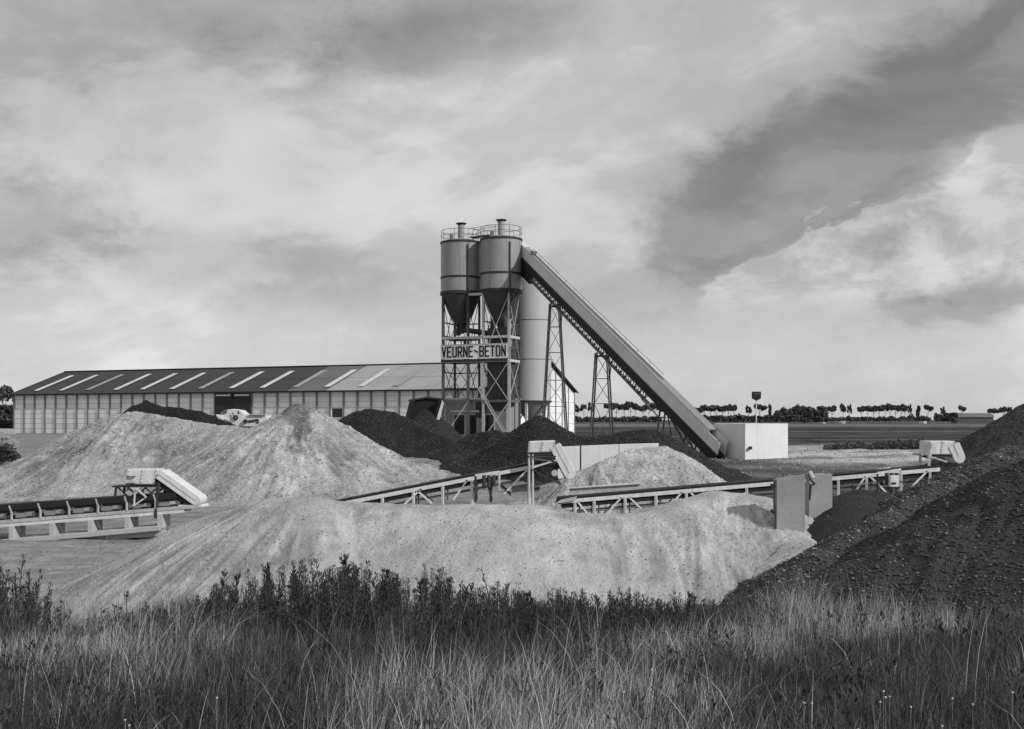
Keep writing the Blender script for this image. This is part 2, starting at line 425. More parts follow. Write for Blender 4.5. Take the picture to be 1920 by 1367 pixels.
# ------------------------------------------------------------------ heaps of sand and gravel
def heap(name, ridges, slope, material, base, label, cat, res=0.12, rough=0.05, gully=0.08, streak=0.25, clump=0.1, seed=1,
         pad=0.3, r0=0.25, group=None, pieces=False, soft=0.12, lo=0.08, damp=()):
    """ridges: list of polylines of (x,y,z); the surface falls away from them at the slope of loose material"""
    pts = np.array([p for r in ridges for p in r])
    zmax = pts[:, 2].max(); reach = (zmax + 2.4) / slope + pad
    x0, x1 = pts[:, 0].min() - reach, pts[:, 0].max() + reach
    y0, y1 = pts[:, 1].min() - reach, pts[:, 1].max() + reach
    gx = np.arange(x0, x1, res); gy = np.arange(y0, y1, res)
    X, Y = np.meshgrid(gx, gy)
    wx = X + 0.35 * fbm(X * 0.35, Y * 0.35, 2, seed + 50); wy = Y + 0.35 * fbm(X * 0.35, Y * 0.35, 2, seed + 60)
    best = np.full(X.shape, -1e9); acc = np.zeros(X.shape); ang = np.zeros(X.shape); dd = np.zeros(X.shape); run = 0.0
    k = 1.0 / soft
    for r in ridges:
        segs = list(zip(r[:-1], r[1:])) if len(r) > 1 else [(r[0], r[0])]
        for a, b in segs:
            ax, ay, az_ = a; bx, by, bz = b
            L2 = (bx - ax) ** 2 + (by - ay) ** 2
            t = np.clip(((wx - ax) * (bx - ax) + (wy - ay) * (by - ay)) / max(L2, 1e-9), 0, 1)
            cx = ax + t * (bx - ax); cy = ay + t * (by - ay)
            d = np.sqrt((wx - cx) ** 2 + (wy - cy) ** 2)
            de = np.sqrt(d * d + r0 * r0) - r0
            z = az_ + t * (bz - az_) - slope * de
            up = z > best
            best = np.where(up, z, best)
            th = np.arctan2(wy - cy, wx - cx)
            A = th * 5.0 + (run + t * math.sqrt(L2)) * 1.6
            ang = np.where(up, A, ang); dd = np.where(up, d, dd)
            run += math.sqrt(L2)
    Zb = best
    fade = np.clip(dd / 1.2, 0.15, 1)
    g1 = fbm(ang * 0.9, dd * 0.25, 4, seed + 3); g2 = fbm(ang * 3.2, dd * 0.6, 3, seed + 4); g4 = fbm(ang * 13.0, dd * 1.1, 3, seed + 14); fine = fbm(X * 6, Y * 6, 4, seed + 15)
    patch = ss(fbm(X * 0.35, Y * 0.35, 3, seed + 70), -0.25, 0.30)
    slump = fbm(X * 0.8 + 0.6 * g1, Y * 0.8, 4, seed + 71)
    Zr = Zb + gully * fade * (0.7 * g1 + 0.5 * g2 + 0.22 * g4) * (0.25 + 0.75 * patch) + rough * (fbm(X * 1.4, Y * 1.4, 4, seed + 5) + 0.7 * fbm(X * 4.0, Y * 4.0, 3, seed + 6)) - rough * 0.5 * fade * np.clip(0.12 - np.abs(slump), 0, 1) / 0.12
    lump = fbm(X * 0.55, Y * 0.55, 3, seed + 8)
    Zr += clump * lump * fade
    gr = Gn(X, Y)
    toe = Zr - gr                                      # ease the toe out onto the ground
    Zr = gr + np.where(toe < 0.5, 0.5 * np.exp(np.minimum(toe, 0.5) * 2 - 1) * 1.0, toe)
    Zr = np.where(toe < -0.35, gr - 0.3 + 0 * gr, Zr - 0.06)
    keep = toe > -0.5
    al = base * (1 + streak * (0.4 * g1 + 0.5 * g2 + 0.9 * g4) * np.clip(dd / 0.8, 0, 1) * (0.3 + 0.8 * patch) + 0.5 * streak * lump + lo * fine - 0.55 * streak * ss(slump, 0.12, 0.30) * (1 - patch * .5) + lo * fbm(X * 2.6, Y * 2.6, 4, seed + 9))
    for dx_, dy_, rx_, ry_, k_ in damp:
        q_ = ((X - dx_) / rx_) ** 2 + ((Y - dy_) / ry_) ** 2 + 0.9 * fbm(X * 1.1, Y * 1.1, 4, seed + 90)
        al = al * (1 - k_ * (1 - ss(q_, 0.5, 1.1)))
    al = np.clip(al, base * 0.35, base * 1.7)
    r_, c_ = X.shape
    idx = np.arange(r_ * c_).reshape(r_, c_)
    kf = (keep[:-1, :-1] | keep[1:, :-1] | keep[:-1, 1:] | keep[1:, 1:]).ravel()
    fc = np.stack([idx[:-1, :-1], idx[:-1, 1:], idx[1:, 1:], idx[1:, :-1]], -1).reshape(-1, 4)[kf]
    used = np.unique(fc); re = np.full(r_ * c_, -1); re[used] = np.arange(len(used))
    vv = np.stack([X, Y, Zr], -1).reshape(-1, 3)[used]
    # work round the heap's own base point
    loc = Vector((float(pts[:, 0].mean()), float(pts[:, 1].mean()), gz(pts[:, 0].mean(), pts[:, 1].mean())))
    me = np_mesh(name, vv - np.array(loc), re[fc], al.ravel()[used])
    o = obj_mesh(name, me, material); o.location = loc
    tag(o, label, cat, group)
    return o, (X, Y, Zr, toe, al)
def R(*pts): return [tuple(P(a, b, c)) for a, b, c in pts]
# ------------------------------------------------------------------ warehouse
Wd = V(0.9253, -0.3795, 0); Wn = V(0.3795, 0.9253, 0)      # along the front, towards the back
WA = V(-74.0, 158.7, 0); WE, WR, WH = 5.77, 9.36, 10.1        # corner, eaves, ridge, half depth
WL = 80.9
def W(s, n, z): return WA + Wd * s + Wn * n + V(0, 0, z)
def s_of(px, n=0.0):
    k = (px - 960) / F; a = WA + Wn * n
    return (k * a.y - a.x) / (Wd.x - k * Wd.y)
wh = thing('warehouse', 'long low pale slab warehouse with dark skylit roof behind the sand heaps', 'warehouse', W(0, 0, 0))
nb = int(WL // 2); bay = WL / nb
d0, d1 = round(s_of(397) / bay), round(s_of(467) / bay)
win = round(s_of(640) / bay - 0.5)
mesh_slab = {}
def piece(name, me_key, mk, loc, rz, material, parent):
    """pieces that share one mesh"""
    if me_key not in mesh_slab:
        m_ = MB(); mk(m_); tmp = m_.build(name, material, None)
        mesh_slab[me_key] = tmp.data; bpy.data.objects.remove(tmp)
    o = bpy.data.objects.new(name, mesh_slab[me_key]); COL.objects.link(o)
    o.parent = parent
    if parent.type == 'EMPTY': o.matrix_parent_inverse = Matrix.Translation(-Vector(parent.location))
    o.location = loc; o.rotation_euler = (0, 0, rz)
    return o
WRZ = math.atan2(Wd.y, Wd.x)
rows = 8; rh = WE / rows
low = MB(); cnt = 0
for b in range(nb):
    if d0 <= b < d1: continue
    for r in range(rows):
        if b == win and r in (3, 4): continue
        c = W((b + .5) * bay, 0.0, (r + .5) * rh)
        off = rnd.uniform(-0.012, 0.012)
        if b > 7 and r < 1 or (b > 11 and r < 2):
            low.obox(c, Wd * (bay / 2 - .08), Wn * .05, V(0, 0, rh / 2 - .018)); continue
        mt = M_SLAB if rnd.random() < .7 else M_SLAB2
        piece('slab', ('slab', mt.name), lambda m_: m_.box(0, 0, 0, bay - .16, .10, rh - .036), c + Wn * off, WRZ, mt, wh); cnt += 1
tag(low.build('slab_course', M_SLAB, wh), kind='stuff')
bk = MB(); bk.obox(W(WL / 2, .12, WE / 2), Wd * WL / 2, Wn * .03, V(0, 0, WE / 2)); bk.build('wall_backing', M_POST, wh)
for b in range(nb + 1):
    if d0 < b < d1: continue
    piece('post', 'post', lambda m_: m_.box(0, 0, WE / 2, .26, .24, WE), W(b * bay, -.06, 0), WRZ, M_POST, wh)
# sliding doors in a dark opening
dw = (d1 - d0) * bay / 2
for i in range(2):
    m_ = MB(); m_.obox(W((d0 * bay) + dw * (i + .5), -.16 - .07 * i, 2.55), Wd * (dw / 2 - .05), Wn * .03, V(0, 0, 2.5))
    for k in range(1, 8): m_.obox(W(d0 * bay + dw * (i + k / 8), -.21 - .07 * i, 2.55), Wd * .02, Wn * .02, V(0, 0, 2.45))
    m_.build('sliding_door', M_DARK, wh)
    MB().obox(W(d0 * bay + dw * (i + .5), -.30, 5.3), Wd * (dw / 2 - .35), Wn * .03, V(0, 0, .09)).build('door_track', M_SLAB, wh)
MB().obox(W(d0 * bay + dw, -.28, 5.25), Wd * .12, Wn * .04, V(0, 0, .35)).build('track_bracket', M_FASCIA, wh)
# window with low dark hatch
wfr = MB(); cx = (win + .5) * bay
for sx in (-1, 1): wfr.obox(W(cx + sx * (bay / 2 - .16), -.03, 4 * rh), Wd * .06, Wn * .06, V(0, 0, rh - .03))
for sz in (-1, 1): wfr.obox(W(cx, -.03, 4 * rh + sz * (rh - .08)), Wd * (bay / 2 - .22), Wn * .06, V(0, 0, .05))
wf = wfr.build('window', M_SLAB, wh)
MB().obox(W(cx, .02, 4 * rh), Wd * (bay / 2 - .22), Wn * .02, V(0, 0, rh - .13)).build('pane', M_GLASS, wf)
# roof: two slopes of ribbed sheets, each sheet a strip between purlins; pale sheets are skylights
sl = V(0, 0, WR - WE); ov = 0.55
def roof_pt(s, v, front=True, dz=0.0):
    n = -ov + v * (WH + ov) if front else 2 * WH + ov - v * (WH + ov)
    z = WE - ov * (WR - WE) / WH + v * (WR - WE + ov * (WR - WE) / WH) + .12
    return W(s, n, z + dz)
skl = [s_of(p, 1.0) for p in (68, 115, 164, 217, 267, 322, 376, 434, 492, 554, 613, 677)]
def ribbed(m_, s0, s1, v0, v1, front, dz=0.0, step=0.36):
    n = max(1, int(round((s1 - s0) / step))); i0 = len(m_.v)
    for k in range(2 * n + 1):
        s = s0 + (s1 - s0) * k / (2 * n); z = dz + (0.045 if k % 2 else 0)
        m_.v.append(roof_pt(s, v0, front, z)); m_.v.append(roof_pt(s, v1, front, z))
    for k in range(2 * n):
        i = i0 + 2 * k
        m_.f.append([i, i + 2, i + 3, i + 1] if front else [i, i + 1, i + 3, i + 2])
ns = 27; sw = (WL + .8) / ns
for i in range(ns):
    for j in range(2):
        m_ = MB(); ribbed(m_, -.4 + i * sw + .01, -.4 + (i + 1) * sw - .01, j * .5, j * .5 + .515, True, dz=.03 * (1 - j) * -1 + rnd.uniform(-.006, .006))
        m_.build('roof_sheet', M_ROOF if i < 16 else (M_ROOFM if i < 18 else M_ROOFSHEEN), wh)  # sheets turn paler to the right, roof sheen painted in
m_ = MB(); ribbed(m_, -.4, WL + .4, 0, 1, False, step=1.0); m_.build('back_roof', M_ROOF, wh)
for i, s in enumerate(skl + [skl[-1] + 5.1]):
    m_ = MB(); ribbed(m_, s - .45, s + .45, .13, .80, True, dz=.10)
    o = m_.build('skylight', M_SKYL2 if i in (2, 6, 9, 12) else M_SKYL, wh)
MB().tube(roof_pt(-.4, 1, True, .07), roof_pt(WL + .4, 1, True, .07), .13, 8).build('ridge_cap', M_FASCIA, wh)
MB().obox(W(WL / 2, -ov - .07, WE - .10), Wd * (WL / 2 + .4), Wn * .07, V(0, 0, .10)).build('gutter', M_FASCIA, wh)
for s in (0, WL):
    sg = -1 if s == 0 else 1
    for fr in (True, False):
        a, b = roof_pt(s + sg * .43, 0, fr, -.03), roof_pt(s + sg * .43, 1, fr, -.03)
        MB().beam(a, b, .06, .24).build('barge_board', M_FASCIA, wh)
# gable ends: posts with wide slabs, triangle above
for s in (0.0, WL):
    gb = 8; gw = 2 * WH / gb
    for b in range(gb + 1):
        hgt = WE + (WR - WE) * (1 - abs(b * gw - WH) / WH) - .15
        MB().obox(W(s, b * gw, hgt / 2), Wd * .12, Wn * .12, V(0, 0, hgt / 2)).build('gable_post', M_POST, wh)
    for b in range(gb):
        if s == 0.0 and b > 0: continue
        for r in range(4):
            MB().obox(W(s, (b + .5) * gw, (r + .5) * WE / 4), Wd * .05, Wn * (gw / 2 - .13), V(0, 0, WE / 8 - .02)).build('gable_slab', M_SLAB, wh)
    m_ = MB(); m_.poly([W(s - .04, 0, WE), W(s - .04, 2 * WH, WE), W(s - .04, WH, WR)], Wd * .08); m_.build('gable_wall', M_SLAB2, wh)
MB().obox(W(WL / 2, 2 * WH, WE / 2), Wd * WL / 2, Wn * .06, V(0, 0, WE / 2)).build('rear_wall', M_SLAB2, wh)

# ------------------------------------------------------------------ batching tower: steel frame in two bays
TS = 2.46
def frame_corners(left):
    f = left + Wd * TS
    return [left, f, f + Wn * TS, left + Wn * TS]
LA = P(830, 787, 95.6); LA.z = 0
LB = LA + Wd * 3.95
cA, cB = frame_corners(LA), frame_corners(LB)
SA = LA + (Wd + Wn) * TS / 2; SB = LB + (Wd + Wn) * TS / 2        # silo axes
tw = thing('steel_tower', 'open steel frame tower carrying the two grey hopper silos', 'tower', V(SA.x + 1.9, SA.y, 0))
def zrow(py, y): return H - (py - HY) / F * y
ztop = zrow(550, 95); zpl = zrow(674, 94); zmid = zrow(632, 94); zlow = zrow(752, 94)
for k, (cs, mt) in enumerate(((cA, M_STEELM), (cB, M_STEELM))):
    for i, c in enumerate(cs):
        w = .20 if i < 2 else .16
        mm = M_STEELL if (i in (0, 1) and k == 1) else M_STEELM  # front posts of the right bay paler, sunlight put into the steel tone
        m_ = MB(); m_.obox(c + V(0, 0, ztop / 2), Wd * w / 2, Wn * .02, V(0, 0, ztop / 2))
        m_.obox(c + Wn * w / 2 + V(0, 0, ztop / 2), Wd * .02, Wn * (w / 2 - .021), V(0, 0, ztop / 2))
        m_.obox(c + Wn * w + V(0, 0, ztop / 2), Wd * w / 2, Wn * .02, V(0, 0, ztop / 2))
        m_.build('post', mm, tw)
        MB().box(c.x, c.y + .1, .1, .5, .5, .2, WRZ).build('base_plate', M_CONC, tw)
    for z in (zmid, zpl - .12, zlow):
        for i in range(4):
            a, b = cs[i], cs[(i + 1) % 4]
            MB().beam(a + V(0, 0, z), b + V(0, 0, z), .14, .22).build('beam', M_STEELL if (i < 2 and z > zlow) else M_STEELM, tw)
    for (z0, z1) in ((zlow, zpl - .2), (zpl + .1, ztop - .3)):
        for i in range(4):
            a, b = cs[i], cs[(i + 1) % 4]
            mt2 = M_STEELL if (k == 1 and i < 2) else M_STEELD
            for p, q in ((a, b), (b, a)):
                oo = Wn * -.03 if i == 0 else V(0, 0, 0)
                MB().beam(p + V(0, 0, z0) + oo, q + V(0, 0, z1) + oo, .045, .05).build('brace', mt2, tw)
    for i in (0, 2):
        a, b = cs[i], cs[(i + 1) % 4]
        MB().beam(a + V(0, 0, .3), b + V(0, 0, zlow - .1), .06, .08).build('brace', M_STEELL, tw)
for z in (zlow + 1.2, zlow + 2.6, zpl + 2.2, zpl + 3.4):
    for cs in (cA, cB):
        for i in (2, 3):
            a, b = cs[i], cs[(i + 1) % 4]
            MB().beam(a + V(0, 0, z), b + V(0, 0, z), .08, .10).build('rear_beam', M_STEELD, tw)
for k in range(16):
    q = cA[2] + Wn * -.1 + Wd * .35 + V(0, 0, .6 + k * .42)
    MB().beam(q, q + Wd * .4, .03, .03).build('ladder_rung', M_STEELD, tw)
for w_ in (.35, .75): MB().beam(cA[2] - Wn * .1 + Wd * w_, cA[2] - Wn * .1 + Wd * w_ + V(0, 0, zpl), .05, .05).build('ladder_rail', M_STEELD, tw)
# link beams between the bays, platform and its rail
for z in (ztop - .15, zmid, zpl - .12):
    MB().beam(cA[1] + V(0, 0, z), cB[0] + V(0, 0, z), .14, .22).build('beam', M_STEELL, tw)
pf = MB(); cc = (cA[0] + cB[2]) / 2
pf.obox(cc + V(0, 0, zpl + .03) + Wn * .0, Wd * (3.95 + TS) / 2, Wn * (TS / 2 - .02), V(0, 0, .03))
pf.build('platform', M_STEELD, tw)
for c in (cB[1], cB[2], (cB[1] + cB[2]) / 2):
    MB().tube(c + V(0, 0, zpl) + Wd * .1, c + V(0, 0, zpl + 1.05) + Wd * .1, .03, 6).build('rail_post', M_STEELM, tw)
MB().tube(cB[1] + Wd * .1 + V(0, 0, zpl + 1.05), cB[2] + Wd * .1 + V(0, 0, zpl + 1.05), .03, 6).build('rail', M_STEELM, tw)

# silos on the frame
def silo(axis, zt, zb, zband, r, label, ven_dx, top_x):
    t = thing('hopper_silo', label, 'silo', V(axis.x, axis.y, zb), 'grey cement hopper silos')
    MB().lathe(axis, [(r, zb), (r, zt)], 56).build('shell', M_SILO, t, smooth=True)
    MB().lathe(axis, [(r, zt), (r * .6, zt + .22), (.001, zt + .3)], 48).build('silo_roof', M_SILO, t, smooth=True)
    MB().lathe(axis, [(r + .002, zt - .16), (r + .07, zt - .16), (r + .07, zt), (r - .02, zt + .01)], 56).build('top_ring', M_BAND, t, smooth=True)
    MB().lathe(axis, [(r + .002, zband - .13), (r + .05, zband - .13), (r + .05, zband + .03), (r + .002, zband + .03)], 56).build('band', M_BAND, t, smooth=True)
    MB().lathe(axis, [(r + .002, zb - .05), (r + .08, zb - .05), (r + .08, zb + .22), (r + .002, zb + .22)], 56).build('bottom_ring', M_BAND, t, smooth=True)
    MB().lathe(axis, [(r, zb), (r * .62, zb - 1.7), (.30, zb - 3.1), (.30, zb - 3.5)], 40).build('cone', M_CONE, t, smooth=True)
    for k in range(8):                                   # plate seams, standing 8 mm proud
        a = k * math.pi / 4 + .3 * top_x; d = V(math.cos(a), math.sin(a), 0)
        MB().obox(axis + d * (r + .006) + V(0, 0, (zb + zt) / 2), d * .008, d.cross(V(0, 0, 1)) * .025, V(0, 0, (zt - zb) / 2 - .2)).build('seam', M_SILO, t)
    # vent pipe with a flat cap
    vx = axis + V(ven_dx, 0, 0)
    v_ = MB().lathe(vx, [(.30, zt + .1), (.30, zt + 1.62)], 24).build('vent_pipe', M_SILO, t, smooth=True)
    MB().lathe(vx, [(.30, zt + 1.58), (.48, zt + 1.70), (.50, zt + 1.74), (.001, zt + 1.78)], 24).build('vent_cap', M_BAND, v_, smooth=True)
    # guard rail round the roof
    n = 9; q = []
    for k in range(n):
        a = 2 * math.pi * (k + .35) / n; d = V(math.cos(a), math.sin(a), 0) * (r - .02)
        MB().tube(axis + d + V(0, 0, zt), axis + d + V(0, 0, zt + 1.0), .022, 5).build('rail_post', M_STEELM, t)
    for hz_ in (.55, 1.0):
        ring = [axis + V(math.cos(2 * math.pi * k / 40), math.sin(2 * math.pi * k / 40), 0) * (r - .02) + V(0, 0, zt + hz_) for k in range(41)]
        MB().path(ring, .024, 5).build('guard_rail', M_STEELM, t)
    # fill pipe down the front
    a = -1.15 if top_x else -1.2; d = V(math.cos(a), math.sin(a), 0) * (r + .10)
    MB().tube(axis + d + V(0, 0, zb - 2.5), axis + d + V(0, 0, zt - .5), .055, 8).build('fill_pipe', M_STEELD, t, smooth=True)
    MB().tube(axis + d * .97 + V(0, 0, zt - .5), axis + d * .6 + V(0, 0, zt + .15), .055, 8).build('fill_pipe_bend', M_STEELD, t, smooth=True)
    MB().box(axis.x - .8, axis.y - .8, zt + .38, .28, .28, .45, .3).build('roof_hatch', M_STEELM, t)
    return t
silo(SA, zrow(455, SA.y), zrow(553, SA.y), zrow(521, SA.y), 1.80, 'grey hopper silo on the left, slightly lower one of the pair', .02, 0)
silo(SB, zrow(449, SB.y), zrow(549, SB.y), zrow(514, SB.y), 1.84, 'grey hopper silo on the right with the gallery head behind it', 0, 1)
# roof walkway between the silos
wk = thing('roof_walkway', 'short railed walkway joining the tops of the two grey silos', 'walkway', (SA + SB) / 2 + V(0, 0, zrow(450, 95)))
zz = zrow(449, 95) + .05
MB().beam(SA + Wd * 1.0 + V(0, 0, zz + .25), SB - Wd * 1.0 + V(0, 0, zz + .35), .8, .05).build('deck', M_STEELM, wk)
for sgn in (-1, 1):
    o_ = Wn * .4 * sgn
    MB().tube(SA + Wd * 1.1 + o_ + V(0, 0, zz + 1.0), SB - Wd * .6 + o_ + V(0, 0, zz + 1.2), .025, 5).build('rail', M_STEELM, wk)
    MB().tube(SA + Wd * 1.2 + o_ + V(0, 0, zz + .2), SA + Wd * 1.5 + o_ + V(0, 0, zz + 1.05), .025, 5).build('rail_post', M_STEELM, wk)

# weigh hopper, mixer housing and drive gear between the legs
mx = thing('mixer_house', 'dark sheet mixer housing inside the right bay of the tower', 'mixer', SB * 1.0)
MB().obox(SB + V(0, 0, (zpl + 3.6) / 2 - .06), Wd * (TS / 2 - .25), Wn * (TS / 2 - .3), V(0, 0, (zpl - 3.6) / 2 - .1)).build('housing', M_HOUSE, mx, bevel=.03)
MB().obox(SB - Wn * .1 + V(0, 0, (zpl + zmid + .9) / 2), Wd * (TS / 2 - .28), Wn * (TS / 2 - .4), V(0, 0, (zmid + .9 - zpl) / 2 - .08)).build('weigh_bin', M_HOUSE, mx, bevel=.03)
for sx in (-1, 1):
    MB().tube(SB + Wd * (.62 * sx) - Wn * .5 + V(0, 0, zmid + .85), SB + Wd * (.45 * sx) - Wn * .4 + V(0, 0, zmid + 2.2), .26, 14).build('dust_sleeve', M_HOUSE, mx, smooth=True)
m_ = MB(); a4 = [SB + Wd * x + Wn * y + V(0, 0, 3.5) for x, y in ((-.95, -.9), (.95, -.9), (.95, .9), (-.95, .9))]
b4 = [SB + Wd * x + Wn * y + V(0, 0, 2.3) for x, y in ((-.3, -.3), (.3, -.3), (.3, .3), (-.3, .3))]
m_.v = a4 + b4; m_.f = [[0, 1, 5, 4], [1, 2, 6, 5], [2, 3, 7, 6], [3, 0, 4, 7], [4, 5, 6, 7], [3, 2, 1, 0]]
m_.build('discharge_funnel', M_HOUSE, mx)
for k in range(5):
    MB().obox(SB - Wn * (TS / 2 - .3 + .03) + Wd * (-.8 + .4 * k) + V(0, 0, (zpl + 3.6) / 2), Wd * .02, Wn * .02, V(0, 0, (zpl - 3.6) / 2 - .25)).build('rib', M_STEELD, mx)
mg = thing('screw_feeder', 'dark screw feeder and valves hanging under the left silo cone', 'feeder', SA + V(0, 0, zmid))
MB().tube(SA + V(0, 0, zmid + .9) - Wd * .3, SB + V(0, 0, zmid + .3) - Wd * .4, .24, 14).build('screw_tube', M_STEELD, mg, smooth=True)
MB().box(SA.x + .1, SA.y, zmid + 1.5, .75, .7, .9, .3).build('valve_box', M_STEELD, mg, bevel=.03)
MB().tube(SA + V(-.5, -.4, zmid + 1.3), SA + V(.5, -.5, zmid + 1.5), .16, 12).build('motor', M_STEELD, mg, smooth=True)
MB().box(SA.x - .25, SA.y - .1, zmid + .65, .4, .5, .7, .3).build('gearbox', M_STEELD, mg, bevel=.03)
MB().tube(SA + V(.35, 0, zmid + .1), SA + V(.35, 0, zpl + .1), .13, 10).build('down_pipe', M_STEELD, mg, smooth=True)
# steep access ladder stair up the right side
lad = thing('steel_stair', 'pale steep stair climbing across the lower right bay of the tower', 'stair', cB[1] - Wn * .5)
a, b = cB[1] - Wn * .55 + V(.4, 0, .1), cB[0] - Wn * .55 + V(-.1, 0, 4.9)
for w_ in (0, -.5):
    MB().beam(a + Wn * w_, b + Wn * w_, .04, .09).build('stringer', M_STEELL, lad)
for k in range(1, 20):
    c = a.lerp(b, k / 20) - Wn * .25
    MB().obox(c, Wd * .08, Wn * .23, V(0, 0, .012)).build('tread', M_STEELM, lad)

# name board
sg = thing('name_board', 'pale board with black capital letters across the steel tower', 'sign', cA[0] + V(0, 0, zpl))
s0 = cA[0] - Wn * .12 - Wd * .12; sL = (cB[1] - cA[0]).dot(Wd) + .02
zb0 = zrow(673.5, 95); zb1 = zrow(646, 95); hB = zb1 - zb0
MB().obox(s0 + Wd * sL / 2 + V(0, 0, zb0 + hB / 2), Wd * sL / 2, Wn * .03, V(0, 0, hB / 2)).build('board', M_SIGN, sg)
MB().obox(s0 + Wd * sL / 2 - Wn * .05 + V(0, 0, zb1 - .03), Wd * sL / 2, Wn * .015, V(0, 0, .035)).build('board_trim', M_STEELL, sg)
MB().obox(s0 + Wd * sL / 2 + Wn * .1 + V(0, 0, zb0 - .14), Wd * sL / 2, Wn * .1, V(0, 0, .12)).build('board_support', M_STEELD, sg)
GL = {'V': [[(0, 1), (.5, 0), (1, 1)]], 'E': [[(1, 1), (0, 1), (0, 0), (1, 0)], [(0, .52), (.8, .52)]],
      'U': [[(0, 1), (0, .12), (.18, 0), (.82, 0), (1, .12), (1, 1)]],
      'R': [[(0, 0), (0, 1), (.82, 1), (1, .88), (1, .6), (.82, .48), (0, .48)], [(.5, .48), (1, 0)]],
      'N': [[(0, 0), (0, 1), (1, 0), (1, 1)]], '-': [[(.0, .62), (.9, .42)]],
      'B': [[(0, 0), (0, 1), (.8, 1), (1, .88), (1, .64), (.8, .52), (0, .52)], [(.8, .52), (1, .4), (1, .12), (.8, 0), (0, 0)]],
      'T': [[(0, 1), (1, 1)], [(.5, 1), (.5, 0)]],
      'O': [[(.18, 0), (0, .12), (0, .88), (.18, 1), (.82, 1), (1, .88), (1, .12), (.82, 0), (.18, 0)]]}
txt = 'VEURNE-BETON'; adv = (sL - .12) / len(txt); lh = hB * .66; lw = adv * .62; tk = .125
for i, ch in enumerate(txt):
    m_ = MB(); x0 = .10 + i * adv + (adv - lw) / 2 - .04; zc = zb0 + hB * .16
    for st in GL[ch]:
        pts = [s0 + Wd * (x0 + x * lw) + V(0, 0, zc + z * lh) - Wn * .045 for x, z in st]
        for j, (p, q) in enumerate(zip(pts[:-1], pts[1:])):
            d = (q - p).normalized() * tk * .42
            m_.beam(p - d, q + d, .03 + .002 * j, tk, up=(0, 0, 1) if abs((q - p).normalized().z) < .9 else Wd)
    m_.build('letter', M_LETTER, sg)

# control hut under the left bay
hut = thing('control_hut', 'small grey control hut with dark windows between the tower legs', 'hut', LA + Wd * 2.6 + Wn * 2.5)
hc = LA + Wd * 2.9 + Wn * 2.2
MB().obox(hc + V(0, 0, 1.9), Wd * 3.0, Wn * 1.5, V(0, 0, 1.9)).build('wall', M_HUT, hut)
MB().obox(hc + V(0, 0, 3.87), Wd * 3.15, Wn * 1.65, V(0, 0, .07)).build('flat_roof', M_STEELL, hut)
for x, w_ in ((-1.55, .5), (-.35, .5), (1.35, .45)):
    f_ = MB().obox(hc + Wd * x - Wn * 1.52 + V(0, 0, 1.55), Wd * (w_ + .07), Wn * .03, V(0, 0, .95)).build('window', M_STEELL, hut)
    MB().obox(hc + Wd * x - Wn * 1.56 + V(0, 0, 1.55), Wd * w_, Wn * .02, V(0, 0, .88)).build('pane', M_GLASS, f_)
MB().obox(hc + Wd * .55 - Wn * 1.53 + V(0, 0, 2.9), Wd * .5, Wn * .03, V(0, 0, .7)).build('door', M_DARK, hut)
MB().obox(hc - Wd * 1.0 - Wn * 1.56 + V(0, 0, 2.75), Wd * 1.4, Wn * .05, V(0, 0, .09)).build('lintel', M_STEELL, hut)

# ------------------------------------------------------------------ tall white silo
wsx = P(996, 787, 99); wsx.z = 0; wz0 = zrow(752, 99); wz1 = zrow(522, 99)
ws = thing('white_silo', 'tall plain white silo standing on legs behind the grey pair', 'silo', wsx)
MB().lathe(wsx, [(1.86, wz0), (1.86, wz1), (1.2, wz1 + .5), (.001, wz1 + .65)], 56).build('shell', M_WSILO, ws, smooth=True)
for py in (602, 675):
    z = zrow(py, 99); MB().lathe(wsx, [(1.861, z - .03), (1.885, z - .03), (1.885, z + .03), (1.861, z + .03)], 56).build('seam_ring', M_STEELM, ws, smooth=True)
MB().lathe(wsx, [(1.861, wz0 - .12), (1.93, wz0 - .12), (1.93, wz0 + .03), (1.861, wz0 + .03)], 56).build('base_ring', M_BAND, ws, smooth=True)
MB().lathe(wsx, [(1.83, wz0), (.25, wz0 - 2.1), (.25, wz0 - 2.5)], 36).build('cone', M_HUT, ws, smooth=True)
for k in range(6):
    a = k * math.pi / 3 + .25; d = V(math.cos(a), math.sin(a), 0) * 1.72
    MB().beam(wsx + d, wsx + d + V(0, 0, wz0), .22, .22).build('leg', M_WHITE, ws)
    a2 = a + math.pi / 3; d2 = V(math.cos(a2), math.sin(a2), 0) * 1.72
    MB().beam(wsx + d + V(0, 0, .4), wsx + d2 + V(0, 0, wz0 - .3), .07, .07).build('brace', M_STEELM, ws)

